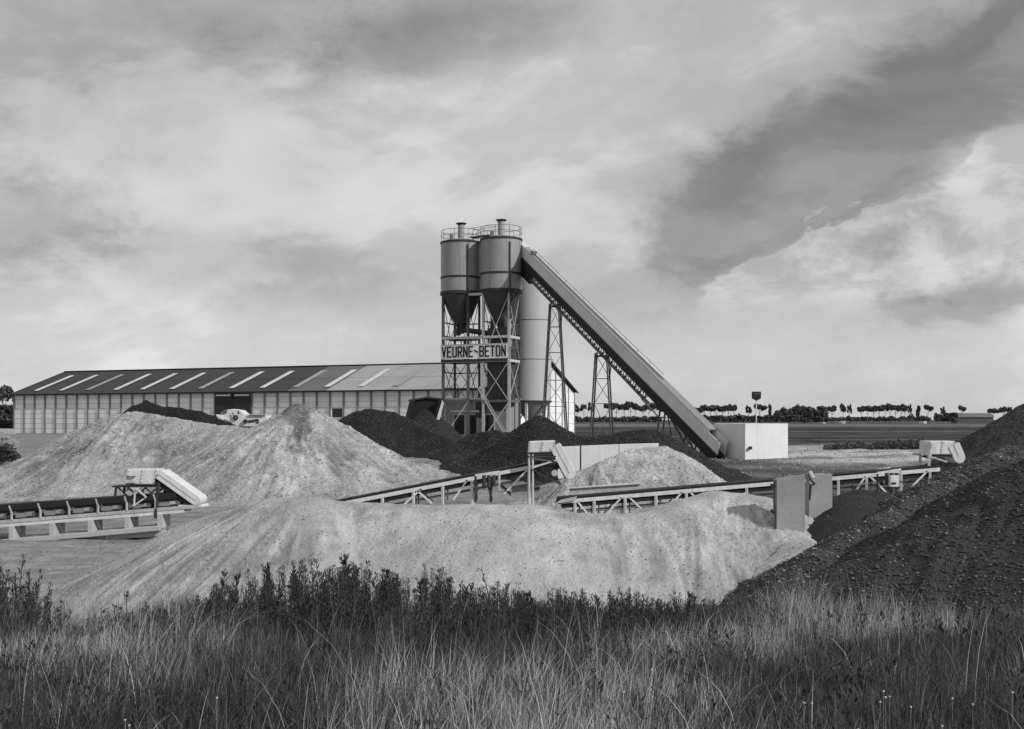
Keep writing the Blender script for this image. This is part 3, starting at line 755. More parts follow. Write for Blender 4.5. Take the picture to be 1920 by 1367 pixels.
# ------------------------------------------------------------------ inclined gallery
T0 = P(983, 482, 94.5); T1 = P(1352, 853, 62.0)
gu = (T1 - T0).normalized(); gs = V(gu.y, -gu.x, 0).normalized()
if gs.x > 0: gs = -gs                       # towards the camera-left side
gup = gs.cross(gu); gup = gup if gup.z > 0 else -gup
gL = (T1 - T0).length
gal = thing('conveyor_gallery', 'long grey sheet-clad conveyor gallery sloping from silo top to ground', 'conveyor gallery', V(T1.x, T1.y, 0))
gh = 0.88; gw_ = 0.24
def GP(t, s, h): return T0 + gu * (gL * t) + gs * s + gup * h
npan = 26
for i in range(npan):
    t0_, t1_ = i / npan, (i + 1) / npan
    if i > npan - 2: hh = .85
    else: hh = 1.0
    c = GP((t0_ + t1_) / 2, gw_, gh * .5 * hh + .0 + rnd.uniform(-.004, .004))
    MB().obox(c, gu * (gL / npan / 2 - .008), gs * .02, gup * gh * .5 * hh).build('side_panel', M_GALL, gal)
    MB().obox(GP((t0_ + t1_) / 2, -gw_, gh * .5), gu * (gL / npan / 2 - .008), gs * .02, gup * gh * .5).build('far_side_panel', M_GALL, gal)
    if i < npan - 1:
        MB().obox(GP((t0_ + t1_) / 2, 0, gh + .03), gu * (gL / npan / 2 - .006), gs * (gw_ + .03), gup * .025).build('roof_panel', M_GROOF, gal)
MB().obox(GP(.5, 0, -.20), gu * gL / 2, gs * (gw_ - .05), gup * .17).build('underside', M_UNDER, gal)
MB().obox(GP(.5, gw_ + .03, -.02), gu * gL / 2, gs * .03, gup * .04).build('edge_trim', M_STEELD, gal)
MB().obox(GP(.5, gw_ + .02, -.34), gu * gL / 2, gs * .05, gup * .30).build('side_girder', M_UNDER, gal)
# head box where it meets the silo top
MB().obox(GP(-.02, .0, .4), gu * 1.0, gs * (gw_ + .05), gup * .62).build('head_box', M_GALL, gal)
MB().obox(GP(.03, 0, -.95), gu * 1.5, gs * (gw_ - .05), gup * .65).build('head_chute', M_UNDER, gal)
# top hand rail
for k in range(14):
    t = .045 + k / 13 * .72
    MB().tube(GP(t, -gw_ + .1, gh), GP(t, -gw_ + .1, gh) + V(0, 0, .38), .014, 5).build('rail_post', M_STEELM, gal)
MB().tube(GP(.045, -gw_ + .1, gh) + V(0, 0, .38), GP(.765, -gw_ + .1, gh) + V(0, 0, .38), .018, 5).build('hand_rail', M_STEELM, gal)
MB().obox(GP(.40, -gw_ + .1, gh + .12), gu * gL * .37, gs * .04, gup * .05).build('toe_board', M_GALLL, gal)
MB().box(*(GP(.06, 0, gh + .18)), .35, .4, .3, .4).build('head_motor', M_STEELM, gal)
# lattice girder with walkway beneath
tA, tB, nd = .06, .74, 30
for s_ in (gw_ - .15, -gw_ + .15):
    MB().beam(GP(tA, s_, -1.30), GP(tB, s_, -1.30), .08, .08).build('lower_chord', M_STEELD, gal)
    for k in range(nd):
        t0_ = tA + (tB - tA) * k / nd; t1_ = tA + (tB - tA) * (k + 1) / nd
        MB().beam(GP(t0_, s_, -1.28), GP(t1_, s_, -.46), .05, .05).build('lattice_bar', M_STEELD, gal)
        MB().beam(GP(t0_, s_, -1.28), GP(t0_, s_, -.46), .05, .05).build('lattice_bar', M_STEELD, gal)
for k in range(nd + 1):
    t0_ = tA + (tB - tA) * k / nd
    MB().beam(GP(t0_, gw_ - .15, -1.3), GP(t0_, -gw_ + .15, -1.3), .18, .04).build('walkway_tread', M_STEELM, gal)

# lattice support towers
def pylon(t, wt, wb, depth, rows_px, label, low=0.0):
    top = GP(t, 0, -1.4); y0 = top.y; base = V(top.x, top.y, 0)
    o = thing('support_tower', label, 'tower', base, 'lattice towers under the gallery')
    ax = V(math.cos(.02), math.sin(.02), 0); ay = V(-.25, .97, 0).normalized()
    zt = top.z
    def c(i, z):
        f = 1 - z / zt; w = wt + (wb - wt) * f; d = depth * (1 + .3 * f)
        sx, sy = ((-1, -1), (1, -1), (1, 1), (-1, 1))[i]
        return base + ax * (sx * w / 2) + ay * (sy * d / 2) + V(0, 0, z)
    for i in range(4):
        MB().beam(c(i, -.2), c(i, zt + .25), .10, .10).build('leg', M_STEELD if i < 2 else M_STEELM, o)
    zs = [zt] + [zrow(p, y0) for p in rows_px] + [low]
    for a_, b_ in zip(zs[:-1], zs[1:]):
        for i in range(4):
            j = (i + 1) % 4
            MB().beam(c(i, b_), c(j, b_), .05, .05).build('strut', M_STEELM, o)
            if i != 0: continue
            MB().beam(c(i, a_), c(j, b_), .045, .045).build('brace', M_STEELM, o)
            MB().beam(c(j, a_), c(i, b_), .045, .045).build('brace', M_STEELM, o)
    for i in range(4):
        MB().beam(c(i, zt), c((i + 1) % 4, zt), .1, .12).build('strut', M_STEELD, o)
    for i in (0, 1):
        MB().beam(c(1, zt - 1.6), GP(t + .05, gw_ - .2, -1.32), .07, .07).build('knee_brace', M_STEELD, o)
    return o
pylon(.235, .75, 2.05, .4, (613, 661, 713, 762), 'tallest lattice tower under the gallery, beside the white silo')
pylon(.515, .85, 1.6, .4, (710, 757), 'middle lattice tower under the gallery with distant trees behind')
# low trestle near the foot
tp = GP(.80, 0, -.4)
tr_ = thing('gallery_trestle', 'low splayed trestle carrying the foot of the grey gallery', 'trestle', V(tp.x, tp.y, 0))
for sgn in (-1, 1):
    a_ = GP(.79, gw_ * .8 * sgn, -.3); g0 = V(a_.x, a_.y, 0)
    MB().beam(g0 + V(-.35, 0, -.3), a_, .1, .1).build('leg', M_STEELD, tr_)
    b_ = GP(.93, gw_ * .8 * sgn, -.3)
    MB().beam(V(b_.x - .2, b_.y, -.4), a_ + gu * .4, .09, .09).build('leg', M_STEELD, tr_)
    MB().beam(V(b_.x - .2, b_.y, -.4), b_, .09, .09).build('leg', M_STEELD, tr_)
    c_2 = GP(.86, gw_ * .8 * sgn, -.3)
    MB().beam(V(c_2.x - .2, c_2.y, -.4), a_ + gu * .9, .07, .07).build('brace', M_STEELD, tr_)
    MB().beam(V(c_2.x - .2, c_2.y, -.4), GP(.9, gw_ * .8 * sgn, -.3), .07, .07).build('brace', M_STEELD, tr_)
a_ = GP(.79, gw_ * .8, -.3); b_ = GP(.79, -gw_ * .8, -.3)
MB().beam(a_ + V(0, 0, -1), b_ + V(0, 0, -1), .08, .1).build('cross_beam', M_STEELD, tr_)
MB().beam(V(a_.x, a_.y, a_.z - 1.1), GP(.72, gw_ * .8, -1.3), .07, .07).build('brace', M_STEELM, tr_)

# loading hopper at the foot: a pale rendered box
c0 = P(1395, 853, 61.0); c0.z = 0; bx = V(.902, .431, 0); by = V(-.43, .903, 0)
lh_ = thing('loading_hopper', 'square pale concrete loading hopper at the foot of the gallery', 'hopper', c0)
zt_ = 1.78
MB().obox(c0 + bx * 1.55 + V(0, 0, zt_ / 2 - .25), bx * 1.55, by * .1, V(0, 0, zt_ / 2 + .25)).build('front_wall', M_CONCW, lh_, bevel=.02)
MB().obox(c0 + by * 1.36 + bx * .1 + V(0, 0, zt_ / 2 - .252), bx * .1, by * 1.26, V(0, 0, zt_ / 2 + .248)).build('side_wall', M_CONCW, lh_, bevel=.02)
MB().obox(c0 + by * 1.36 + bx * 3.0 + V(0, 0, zt_ / 2 - .252), bx * .1, by * 1.26, V(0, 0, zt_ / 2 + .248)).build('side_wall', M_CONCW, lh_, bevel=.02)
MB().obox(c0 + by * 2.72 + bx * 1.55 + V(0, 0, zt_ / 2 - .25), bx * 1.55, by * .1, V(0, 0, zt_ / 2 + .25)).build('rear_wall', M_CONCW, lh_, bevel=.02)
MB().obox(c0 + by * 1.36 + bx * 1.55 + V(0, 0, .9), bx * 1.35, by * 1.25, V(0, 0, .1)).build('hopper_floor', M_DARK, lh_)
q = P(1407, 840, 60.9); MB().tube(q - V(0, .08, 0), q + V(0, .25, 0), .10, 10).build('drain_hole', M_DARK, lh_)
# smaller grey box the gallery runs into
c1 = P(1350, 848, 63.5); c1.z = 0
tb = thing('tail_box', 'low grey box the gallery foot runs into beside the pale hopper', 'box', c1)
MB().obox(c1 + V(.45, .7, .82), V(.75, 0, 0), V(0, .5, 0), V(0, 0, .92)).build('casing', M_CONCG, tb, bevel=.03)
q = P(1353, 838, 63.2); MB().tube(q + V(0, -.02, 0), q + V(0, .5, 0), .14, 12).build('pulley_end', M_DARK, tb)

# square-headed sign on a thin pole
pc = P(1418, 742, 68); pp = thing('pole_sign', 'dark square sign on a thin pale pole behind the loading hopper', 'sign', V(pc.x, pc.y, 0))
MB().tube(V(pc.x, pc.y, 0), V(pc.x, pc.y, pc.z), .035, 8).build('pole', M_WHITE, pp)
MB().poly([pc + V(-.28, -.1, .26), pc + V(.28, -.1, .26), pc + V(.28, -.1, -.18), pc + V(0, -.1, -.32), pc + V(-.28, -.1, -.18)], V(0, .14, 0)).build('sign_plate', M_FASCIA, pp)
MB().box(pc.x, pc.y - .13, pc.z + .12, .36, .02, .05).build('plate_bar', M_STEELM, pp)
# ------------------------------------------------------------------ ground-level belt conveyors
def rounded_chute(a, b, thick, depth, m_name, mt, parent):
    """flat chute from a down to b with a rounded lower end; a, b on its centre line in the x-z plane"""
    a, b = Vector(a), Vector(b); d = (b - a).normalized(); n = V(-d.z, 0, d.x)
    if n.z < 0: n = -n
    r = thick / 2; pts = [a + n * r, a - n * r, b - n * r]
    for k in range(1, 9):
        t = -math.pi / 2 + math.pi * k / 9; pts.append(b + d * r * math.cos(t) * 1.1 + n * r * math.sin(t))
    pts.append(b + n * r)
    return MB().poly(pts, V(0, depth, 0)).build(m_name, mt, parent, smooth=True, bevel=.015)

def belt_conveyor(name, label, S, E_, y, posts, braces, foot=-2.2, w=.75, rt=.055, deck=.25):
    t = thing(name, label, 'conveyor', V(P(S[0], S[1], y).x, y, foot), 'low belt conveyors in a row')
    def L(px, dz=0.0, dy=0.0):
        k = (px - S[0]) / (E_[0] - S[0]); p = P(px, S[1] + k * (E_[1] - S[1]), y)
        return p + V(0, dy, dz)
    for dy in (0, w):
        MB().beam(L(S[0], 0, dy), L(E_[0], 0, dy), .05, .13).build('side_rail', M_WHITE, t)
        MB().beam(L(S[0] + 8, -deck - .16, dy + .03 * (1 if dy == 0 else -1)), L(E_[0] - 8, -deck - .16, dy + .03 * (1 if dy == 0 else -1)), .04, .05).build('lower_rail', M_STEELM, t)
    MB().beam(L(S[0] - 4, .115, w / 2), L(E_[0] + 4, .115, w / 2), w + .06, .055).build('belt', M_BELT, t)
    MB().beam(L(S[0] + 4, -.17, w / 2), L(E_[0] - 4, -.17, w / 2), w - .1, .12).build('return_belt', M_BELT, t)
    n = int((E_[0] - S[0]) / 42)
    for k in range(n + 1):
        px = S[0] + (E_[0] - S[0]) * (k + .5) / (n + 1)
        MB().tube(L(px, .05, .02), L(px, .05, w - .02), .045, 8).build('roller', M_STEELM, t)
    for px in posts:
        for dy in (0, w):
            top = L(px, -.05, dy); bz = max(gz(top.x, y) - .15, foot)
            MB().beam(V(top.x, top.y, bz), top, .08, .08).build('post', M_WHITE, t)
        top = L(px + 9, -.05, .1); MB().beam(V(top.x, top.y, top.z - .55), top, .04, .06).build('post_angle', M_STEELM, t)
    for (pa, za, pb, zb) in braces:
        for dy in (0, w):
            MB().beam(L(pa, za, dy), L(pb, zb, dy), .05, .06).build('brace', M_WHITE, t)
    for px in (S[0], E_[0]):
        MB().tube(L(px, .02, .03), L(px, .02, w - .03), .11, 14).build('end_drum', M_STEELD, t, smooth=True)
    return t, L

cv2, L2 = belt_conveyor('belt_conveyor', 'low white-railed belt conveyor climbing to the middle hood from behind the front sand heap',
    (560, 960), (1010, 873), 37, (600, 660, 717, 775, 830, 885, 992),
    [(745, -.62, 790, -.02), (782, -.05, 810, -.6), (850, -.62, 876, -.02), (945, -.75, 990, -.05), (604, -.6, 650, -.04)])
cv3, L3 = belt_conveyor('belt_conveyor', 'long low white-railed belt conveyor running right past the two upright concrete slabs',
    (1050, 941), (1762, 880), 36.5, (1078, 1114, 1172, 1230, 1287, 1345, 1400, 1505, 1572, 1625, 1690, 1744),
    [(1083, -.05, 1105, -.55), (1135, -.6, 1165, -.03), (1180, -.05, 1204, -.5), (1250, -.6, 1278, -.03), (1294, -.05, 1310, -.35),
     (1600, -.6, 1622, -.03), (1632, -.05, 1665, -.7), (1698, -.7, 1738, -.03)])
# inclined tail plate and loading skirt on the long conveyor
a, b = P(1075, 930, 36.9), P(1200, 920, 36.9)
MB().poly([P(1066, 916, 37.2), P(1200, 907, 37.2), P(1202, 921, 37.2), P(1078, 932, 37.2)], V(0, .05, 0)).build('skirt_plate', M_CREAM, cv3)
MB().beam(P(1064, 915, 37.15), P(1202, 906, 37.15), .08, .05).build('skirt_lip', M_WHITE, cv3)
MB().poly([P(1040, 945, 36.4), P(1052, 937, 36.4), P(1082, 931, 36.4), P(1078, 938, 36.4)], V(0, .8, 0)).build('tail_guard', M_CREAM, cv3)

# left conveyor: heavier, on a concrete plinth
cv1 = thing('belt_conveyor', 'left belt conveyor on a pale girder and concrete plinth running out of frame', 'conveyor', V(P(180, 970, 36).x, 36, -2.1), 'low belt conveyors in a row')
def L1(px, dz=0.0, dy=0.0):
    k = (px + 160) / 530; p = P(px, 994.5 + k * (952 - 994.5), 36); return p + V(0, dy, dz)
for dy in (0, .8):
    MB().beam(L1(-160, .05, dy), L1(372, .05, dy), .06, .11).build('girder', M_CREAM, cv1)
    MB().beam(L1(-160, -.07, dy + .02), L1(345, -.07, dy + .02), .05, .12).build('girder', M_WHITE, cv1)
MB().beam(L1(-160, .56, .4), L1(330, .47, .4), .86, .20).build('belt', M_BELT, cv1)
MB().beam(L1(-160, .40, .4), L1(330, .34, .4), .60, .12).build('load_trough', M_STEELD, cv1)
MB().beam(L1(-160, .12, .4), L1(330, .12, .4), .7, .04).build('return_belt', M_BELT, cv1)
for k in range(10):
    px = 22 + 54 * (k - 3)
    if px > 335: break
    for dy in (-.02, .82):
        MB().beam(L1(px, .08, dy), L1(px, .36, dy), .055, .06).build('bracket', M_CREAM, cv1)
        MB().beam(L1(px, .36, dy), L1(px - 4, .58, dy), .05, .05).build('bracket', M_CREAM, cv1)
    MB().tube(L1(px + 4, .30, .1), L1(px + 4, .30, .7), .07, 8).build('roller', M_STEELL, cv1)
    MB().tube(L1(px + 40, .22, .08), L1(px + 40, .22, .72), .09, 8).build('roller', M_STEELM, cv1)
    MB().box(*L1(px + 14, .22, .12), .32, .1, .16).build('guard_plate', M_HUT, cv1)
for px in (-50, 22, 98, 170, 239, 300):
    p = L1(px, -.36, .4); MB().obox(p, (.085, 0, 0), (0, .45, 0), (0, 0, .24)).build('pad', M_CONC, cv1, bevel=.01)
m_ = MB().beam(L1(-160, -.66, .3), L1(302, -.58, .3), .9, .17); m_.build('plinth', M_CONC, cv1, bevel=.02)
MB().beam(L1(-160, -.84, .45), L1(300, -.74, .45), .7, .2).build('footing', M_CONC, cv1)
MB().poly([L1(335, .0, -.02), L1(380, .02, -.02), L1(376, .08, -.02), L1(335, .14, -.02)], V(0, .85, 0)).build('nose_plate', M_WHITE, cv1)
for px in (115, 185):
    MB().tube(L1(px - 12, -.95, -.1), L1(px + 6, -1.02, -.3), .05, 6).build('stake', M_STEELD, cv1)

def hood(label, bx0, bx1, by0, by1, y, ch, deck_l, slant=0.0, dark=True, mt=M_WHITE):
    """sheet-metal head cover with a rounded discharge chute, on a small trestle"""
    a = P(bx0, by1, y)
    t = thing('discharge_head', label, 'discharge head', a, 'white discharge heads of the belt conveyors')
    tl, tr2_, br, bl = P(bx0 + 2, by0, y), P(bx1 + 6, by0 - slant, y), P(bx1, by1 - slant, y), P(bx0, by1, y)
    MB().poly([bl, br, tr2_, tl], V(0, .85, 0)).build('cover', mt, t, bevel=.03)
    (x0, y0), (x1, y1), th = ch
    rounded_chute(P(x0, y0, y - .03), P(x1, y1, y - .03), th / F * y, .80, 'chute', mt, t)
    if dark:
        c0_, c1_ = P(x0 - th * .15, y0 + th * .62, y + .35), P(x1 - th * .25, y1 + th * .35, y + .35)
        MB().beam(c0_, c1_, .6, .14).build('chute_belt', M_BELT, t)
    for f in (.03, .5, .97):
        a_ = bl.lerp(br, f); b_ = tl.lerp(tr2_, f)
        MB().beam(a_ + V(0, -.008, 0), b_ + V(0, -.008, 0), .010, .016, up=(1, 0, 0)).build('seam_strip', M_CREAM, t)
        for g_ in range(4):
            q_ = a_.lerp(b_, .14 + .24 * g_) + V(.04, 0, 0); MB().tube(q_ + V(0, -.02, 0), q_ + V(0, .01, 0), .012, 6).build('bolt', M_STEELD, t)
    MB().beam(bl + V(0, -.02, .02), br + V(0, -.02, .02), .02, .03).build('flange', M_STEELM, t)
    d_ = (P(x1, y1, y) - P(x0, y0, y)).normalized()
    MB().beam(P(x0, y0, y - .045) - d_ * .05, P(x1, y1, y - .045), .008, .014).build('chute_seam', M_CREAM, t)
    MB().beam(P(deck_l, by1 + 2, y + .4), P(bx1 + 16, by1 + 2 - slant, y + .4), .8, .05).build('deck', M_STEELD, t)
    return t
h1 = hood('left white discharge head with a long chute down to the lower right', 236, 288, 880, 909, 36, ((297, 889), (366, 938), 19), 217)
for dy in (0, .8):
    MB().beam(P(297, 905, 36) + V(0, dy, 0), P(292, 972, 36) + V(0, dy, 0), .08, .1).build('leg', M_STEELD, h1)
    MB().beam(P(218, 911, 36) + V(0, dy, 0), P(216, 930, 36) + V(0, dy, 0), .06, .06).build('leg', M_STEELD, h1)
    MB().beam(P(220, 913, 36) + V(0, dy, 0), P(246, 936, 36) + V(0, dy, 0), .05, .05).build('brace', M_STEELD, h1)
    MB().beam(P(240, 932, 36) + V(0, dy, 0), P(262, 914, 36) + V(0, dy, 0), .05, .05).build('brace', M_CREAM, h1)
    MB().beam(P(252, 948, 36) + V(0, dy, 0), P(295, 915, 36) + V(0, dy, 0), .06, .06).build('brace', M_STEELD, h1)
    MB().beam(P(250, 949, 35.95) + V(0, dy, 0), P(274, 932, 35.95) + V(0, dy, 0), .045, .045).build('brace', M_WHITE, h1)
    MB().beam(P(253, 919, 35.95) + V(0, dy, 0), P(251, 949, 35.95) + V(0, dy, 0), .045, .045).build('brace', M_WHITE, h1)
    MB().beam(P(256, 916, 35.9) + V(0, dy, 0), P(274, 932, 35.9) + V(0, dy, 0), .045, .045).build('brace', M_WHITE, h1)
MB().box(*P(245, 894, 35.93), .30, .06, .035).build('vent_slot', M_FASCIA, h1)
MB().box(*P(244, 903, 35.9), .34, .25, .10).build('hatch', M_CREAM, h1, bevel=.01)
MB().tube(P(240, 917, 35.9), P(240, 917, 36.4), .06, 8).build('motor', M_STEELD, h1)
h2 = hood('middle white discharge head with a short rounded chute between dark heaps', 990, 1036, 828, 850, 36.6, ((1041, 836), (1068, 887), 22), 988, slant=2)
for dy in (0, .8):
    for px in (992, 999):
        MB().beam(P(px, 852, 36.6) + V(0, dy, 0), P(px + .5, 958, 36.6) + V(0, dy, 0), .05, .05).build('leg', M_WHITE, h2)
    MB().beam(P(990, 856, 36.6) + V(0, dy, 0), P(1042, 856, 36.6) + V(0, dy, 0), .06, .06).build('beam', M_STEELD, h2)
    MB().beam(P(990, 858, 36.6) + V(0, dy, 0), P(1044, 866, 36.6) + V(0, dy, 0), .05, .05).build('brace', M_STEELM, h2)
    MB().beam(P(1000, 876, 36.6) + V(0, dy, 0), P(1046, 862, 36.6) + V(0, dy, 0), .05, .05).build('brace', M_WHITE, h2)
    MB().beam(P(998, 880, 36.6) + V(0, dy, 0), P(1052, 908, 36.6) + V(0, dy, 0), .06, .06).build('brace', M_STEELD, h2)
    MB().beam(P(1000, 914, 36.6) + V(0, dy, 0), P(1050, 900, 36.6) + V(0, dy, 0), .05, .05).build('brace', M_STEELM, h2)
MB().beam(P(1000, 884, 37.0), P(1052, 873, 37.0), .6, .16).build('belt_end', M_BELT, h2)
MB().box(*P(1006, 900, 36.9), .2, .4, .7).build('drive_box', M_STEELD, h2)
MB().tube(P(1040, 887, 36.5), P(1040, 887, 37.3), .11, 12).build('pulley', M_CREAM, h2, smooth=True)
h3 = hood('right white discharge head with a stub chute beside the big gravel heap', 1740, 1786, 827, 853, 36.6, ((1789, 834), (1799, 857), 22), 1738, slant=0, dark=False)
for dy in (0, .8):
    MB().beam(P(1742, 853, 36.6) + V(0, dy, 0), P(1743, 905, 36.6) + V(0, dy, 0), .09, .09).build('leg', M_WHITE, h3)
    MB().beam(P(1728, 852, 36.6) + V(0, dy, 0), P(1746, 853, 36.6) + V(0, dy, 0), .08, .06).build('beam', M_WHITE, h3)
    MB().beam(P(1744, 856, 36.6) + V(0, dy, 0), P(1775, 866, 36.6) + V(0, dy, 0), .05, .05).build('brace', M_CREAM, h3)
MB().tube(P(1739, 836, 36.5), P(1739, 836, 37.3), .14, 14).build('motor', M_CREAM, h3, smooth=True)
MB().tube(P(1739, 848, 36.5), P(1739, 848, 37.3), .10, 14).build('motor', M_CREAM, h3, smooth=True)

def drive_frame(label, x0, x1, yt, y, legs_to, mt):
    t = thing('drive_frame', label, 'frame', P(x0, legs_to, y), 'square drive frames on the belt conveyors')
    for dy in (-.12, .9):
        o_ = V(0, dy, 0)
        MB().beam(P(x0, yt + 8, y) + o_, P(x0, legs_to, y) + o_, .06, .06).build('leg', M_STEELD, t)
        MB().beam(P(x1, yt, y) + o_, P(x1, legs_to - 22, y) + o_, .06, .06).build('leg', mt, t)
        MB().beam(P(x0 - 1, yt + 7, y) + o_, P(x1 + 1, yt, y) + o_, .06, .07).build('top_bar', mt, t)
        MB().beam(P(x1 - 2, yt + 22, y) + o_, P(x1 + 22, legs_to - 12, y) + o_, .05, .05).build('stay', M_STEELD, t)
        MB().beam(P(x0 + 22, yt + 20, y) + o_, P(x0 + 30, legs_to, y) + o_, .05, .05).build('stay', M_STEELD, t)
        MB().beam(P(x1 - 14, yt + 20, y) + o_, P(x0 + 27, legs_to, y) + o_, .05, .05).build('stay', M_STEELD, t)
    for k in range(3):
        q = P(x0 + 16 + k * 9, yt + 13, y); MB().tube(q + V(0, -.2, .12), q + V(0, -.2, -.26), .07, 10).build('tension_weight', M_STEELD, t, smooth=True)
    return t
drive_frame('drive frame with hanging weights on the conveyor left of the middle head', 892, 936, 884, 36.8, 941, M_WHITE)
drive_frame('drive frame with hanging weights on the long conveyor left of the right head', 1643, 1686, 880, 36.2, 922, M_WHITE)
mbx = thing('control_box', 'small white control box on the long conveyor near the right head', 'box', P(1676, 915, 36))
MB().box(*P(1676, 902, 35.85), .30, .2, .38).build('cabinet', M_WHITE, mbx, bevel=.01)
MB().box(*P(1676, 906, 35.73), .16, .02, .05).build('label_plate', M_FASCIA, mbx)
# bright sheets standing beneath the conveyors
for px0, py0, px1, py1, y, lab in ((960, 908, 996, 916, 37.4, 'pale board leaning under the conveyor left of the middle head'),
                                    (1575, 912, 1615, 924, 37.2, 'pale board leaning under the long conveyor right of the slabs'),
                                    (1690, 897, 1734, 910, 37.2, 'pale board leaning under the long conveyor by the right head')):
    a, b = P(px0, py1, y), P(px1, py0 - 2, y)
    o = MB().poly([P(px0, py1 + 8, y), P(px1, py1 + 4, y), P(px1, py0 - 3, y + .2), P(px0, py0 + 4, y + .2)], V(0, .05, 0)).build('leaning_board', M_CREAM)
    tag(o, lab, 'board')

# ------------------------------------------------------------------ low pale wall behind the middle heap
lw_ = thing('low_wall', 'low pale concrete wall between the dark heap and the middle sand heap', 'wall', P(1160, 860, 49))
for a, b, ta, tb_ in ((1046, 1087, 838, 836), (1090, 1160, 836, 833), (1161, 1235, 833, 831)):
    p0, p1 = P(a, ta, 50), P(b, tb_, 50); q0, q1 = V(p0.x, p0.y, -1.8), V(p1.x, p1.y, -1.8)
    MB().poly([q0, q1, p1, p0], V(0, .18, 0)).build('panel', M_CONCW, lw_, bevel=.01)

# ------------------------------------------------------------------ heaps
SANDA = 0.37
_, BIGS = heap('sand_heap', [R((-60, 912, 60.5), (60, 846, 60.8), (130, 808, 61), (190, 782, 61), (240, 771, 61), (300, 775, 61), (375, 792, 60), (470, 800, 59), (520, 784, 58.4), (553, 761, 58), (561, 752, 58), (570, 756, 58), (584, 768, 58), (690, 822, 57), (770, 868, 56))],
     .56, M_SANDF, .335, 'biggest pale sand heap, twin-peaked, in front of the warehouse', 'sand heap', res=.11, rough=.08, gully=.20, streak=.50, clump=.20, seed=21, lo=.22, r0=.1, damp=((-11.6, 57.4, .9, 1.6, .5), (-10.9, 55.4, .5, 1.3, .5), (-23.5, 57, 2.2, 1.3, .25), (-21, 52.6, 1.6, .6, .3), (-8.6, 54.2, .7, 1.2, .35)))
_, MIDS = heap('sand_heap', [R((1085, 884, 46), (1130, 864, 46.6), (1168, 846, 47.2), (1190, 838, 47.6), (1244, 834, 47.8), (1262, 843, 47.4), (1312, 874, 46.6))], .60, M_SANDF, .38,
     'middle pale sand heap spilling in front of the low wall', 'sand heap', res=.09, rough=.05, gully=.20, streak=.6, clump=.10, seed=33, lo=.2, r0=.1)
_, FRONT = heap('sand_heap', [R((430, 950, 20.6), (500, 930, 20.5), (560, 925, 20.4), (640, 937, 20.6), (800, 944, 20.5), (900, 941, 20.3), (1000, 942, 20.3), (1100, 958, 20.2),
      (1190, 957, 20.3), (1290, 931, 20.8), (1345, 915, 21.2), (1420, 924, 21), (1470, 985, 20), (1540, 1030, 18.6))], .60, M_SAND, SANDA,
     'long pale sand heap closest to the grass bank', 'sand heap', res=.05, rough=.025, gully=.08, streak=.48, clump=.08, seed=5, lo=.20, r0=.7)
heap('gravel_heap', [R((255, 758, 79), (275, 750, 79), (305, 760, 78.5), (340, 763, 78), (380, 770, 77), (440, 794, 76))], .85, M_DARKPILE, .020,
     'black heap peeking over the left sand heap by the warehouse wall', 'gravel heap', res=.14, rough=.08, gully=.12, clump=.15, seed=41)
DARKS = []
_, f_ = heap('gravel_heap', [R((670, 770, 70), (695, 764, 69), (730, 770, 69), (780, 795, 68), (870, 838, 64), (850, 872, 59))], .58, M_DARKPILE, .022,
     'dark heap left of the tower in front of the dark tilted skip', 'gravel heap', res=.13, rough=.1, gully=.16, clump=.2, seed=42); DARKS.append(f_)
_, f_ = heap('gravel_heap', [R((855, 835, 63.5), (880, 812, 63.5), (925, 804, 63), (960, 812, 62.5))], .62, M_DARKPILE, .026,
     'dark rounded heap below the name board tower', 'gravel heap', res=.12, rough=.09, gully=.16, clump=.2, seed=43); DARKS.append(f_)
_, f_ = heap('gravel_heap', [R((1012, 777, 59.5), (1016, 778, 59.5))], .64, M_DARKPILE, .021,
     'dark pointed heap behind the middle discharge head', 'gravel heap', res=.12, rough=.09, gully=.14, clump=.16, seed=44, r0=.4); DARKS.append(f_)
_, f_ = heap('gravel_heap', [R((1085, 815, 58), (1140, 814, 57.5), (1200, 802, 57), (1222, 803, 57))], .58, M_DARKPILE, .030,
     'low dark mound behind the low pale wall', 'gravel heap', res=.12, rough=.1, gully=.14, clump=.16, seed=45); DARKS.append(f_)
heap('gravel_heap', [R((1905, 770, 44), (1960, 738, 44), (2100, 690, 44))], .64, M_DARKPILE, .052,
     'grey gravel heap rising behind the right discharge head', 'gravel heap', res=.12, rough=.12, gully=.10, clump=.18, seed=46)
_, MIDG = heap('gravel_heap', [R((1528, 966, 20.3), (1590, 932, 21.3), (1640, 912, 22.3), (1672, 918, 22.6))], .60, M_GRAVEL, .030,
     'small dark mound just right of the two upright slabs', 'gravel heap', res=.07, rough=.06, gully=.06, clump=.08, seed=47)
_, BIGG = heap('gravel_heap', [R((1540, 1030, 17.8), (1640, 962, 18.8), (1740, 900, 19.8), (1850, 850, 20.5), (1960, 815, 21), (2200, 735, 21))], .64, M_GRAVEL, .058,
     'coarse pale-speckled gravel heap behind the shade-darkened one in the right foreground', 'gravel heap', res=.06, rough=.12, gully=.06, clump=.2, seed=48, streak=.15, lo=.25)

_, SHADEG = heap('gravel_heap', [R((1470, 1092, 15.6), (1560, 1078, 15.6), (1625, 1040, 15.9), (1690, 1022, 15.7), (1760, 962, 16.3), (1830, 938, 16), (1890, 878, 16.6), (1960, 840, 16.5), (2200, 745, 16.5))], .66, M_GRAVEL, .044,
     'large gravel heap coloured dark for shade, filling the right foreground', 'gravel heap', res=.06, rough=.06, gully=.06, clump=.15, seed=52, streak=.45, lo=.3)  # shaded face of the same gravel slope, made as a separate darker heap
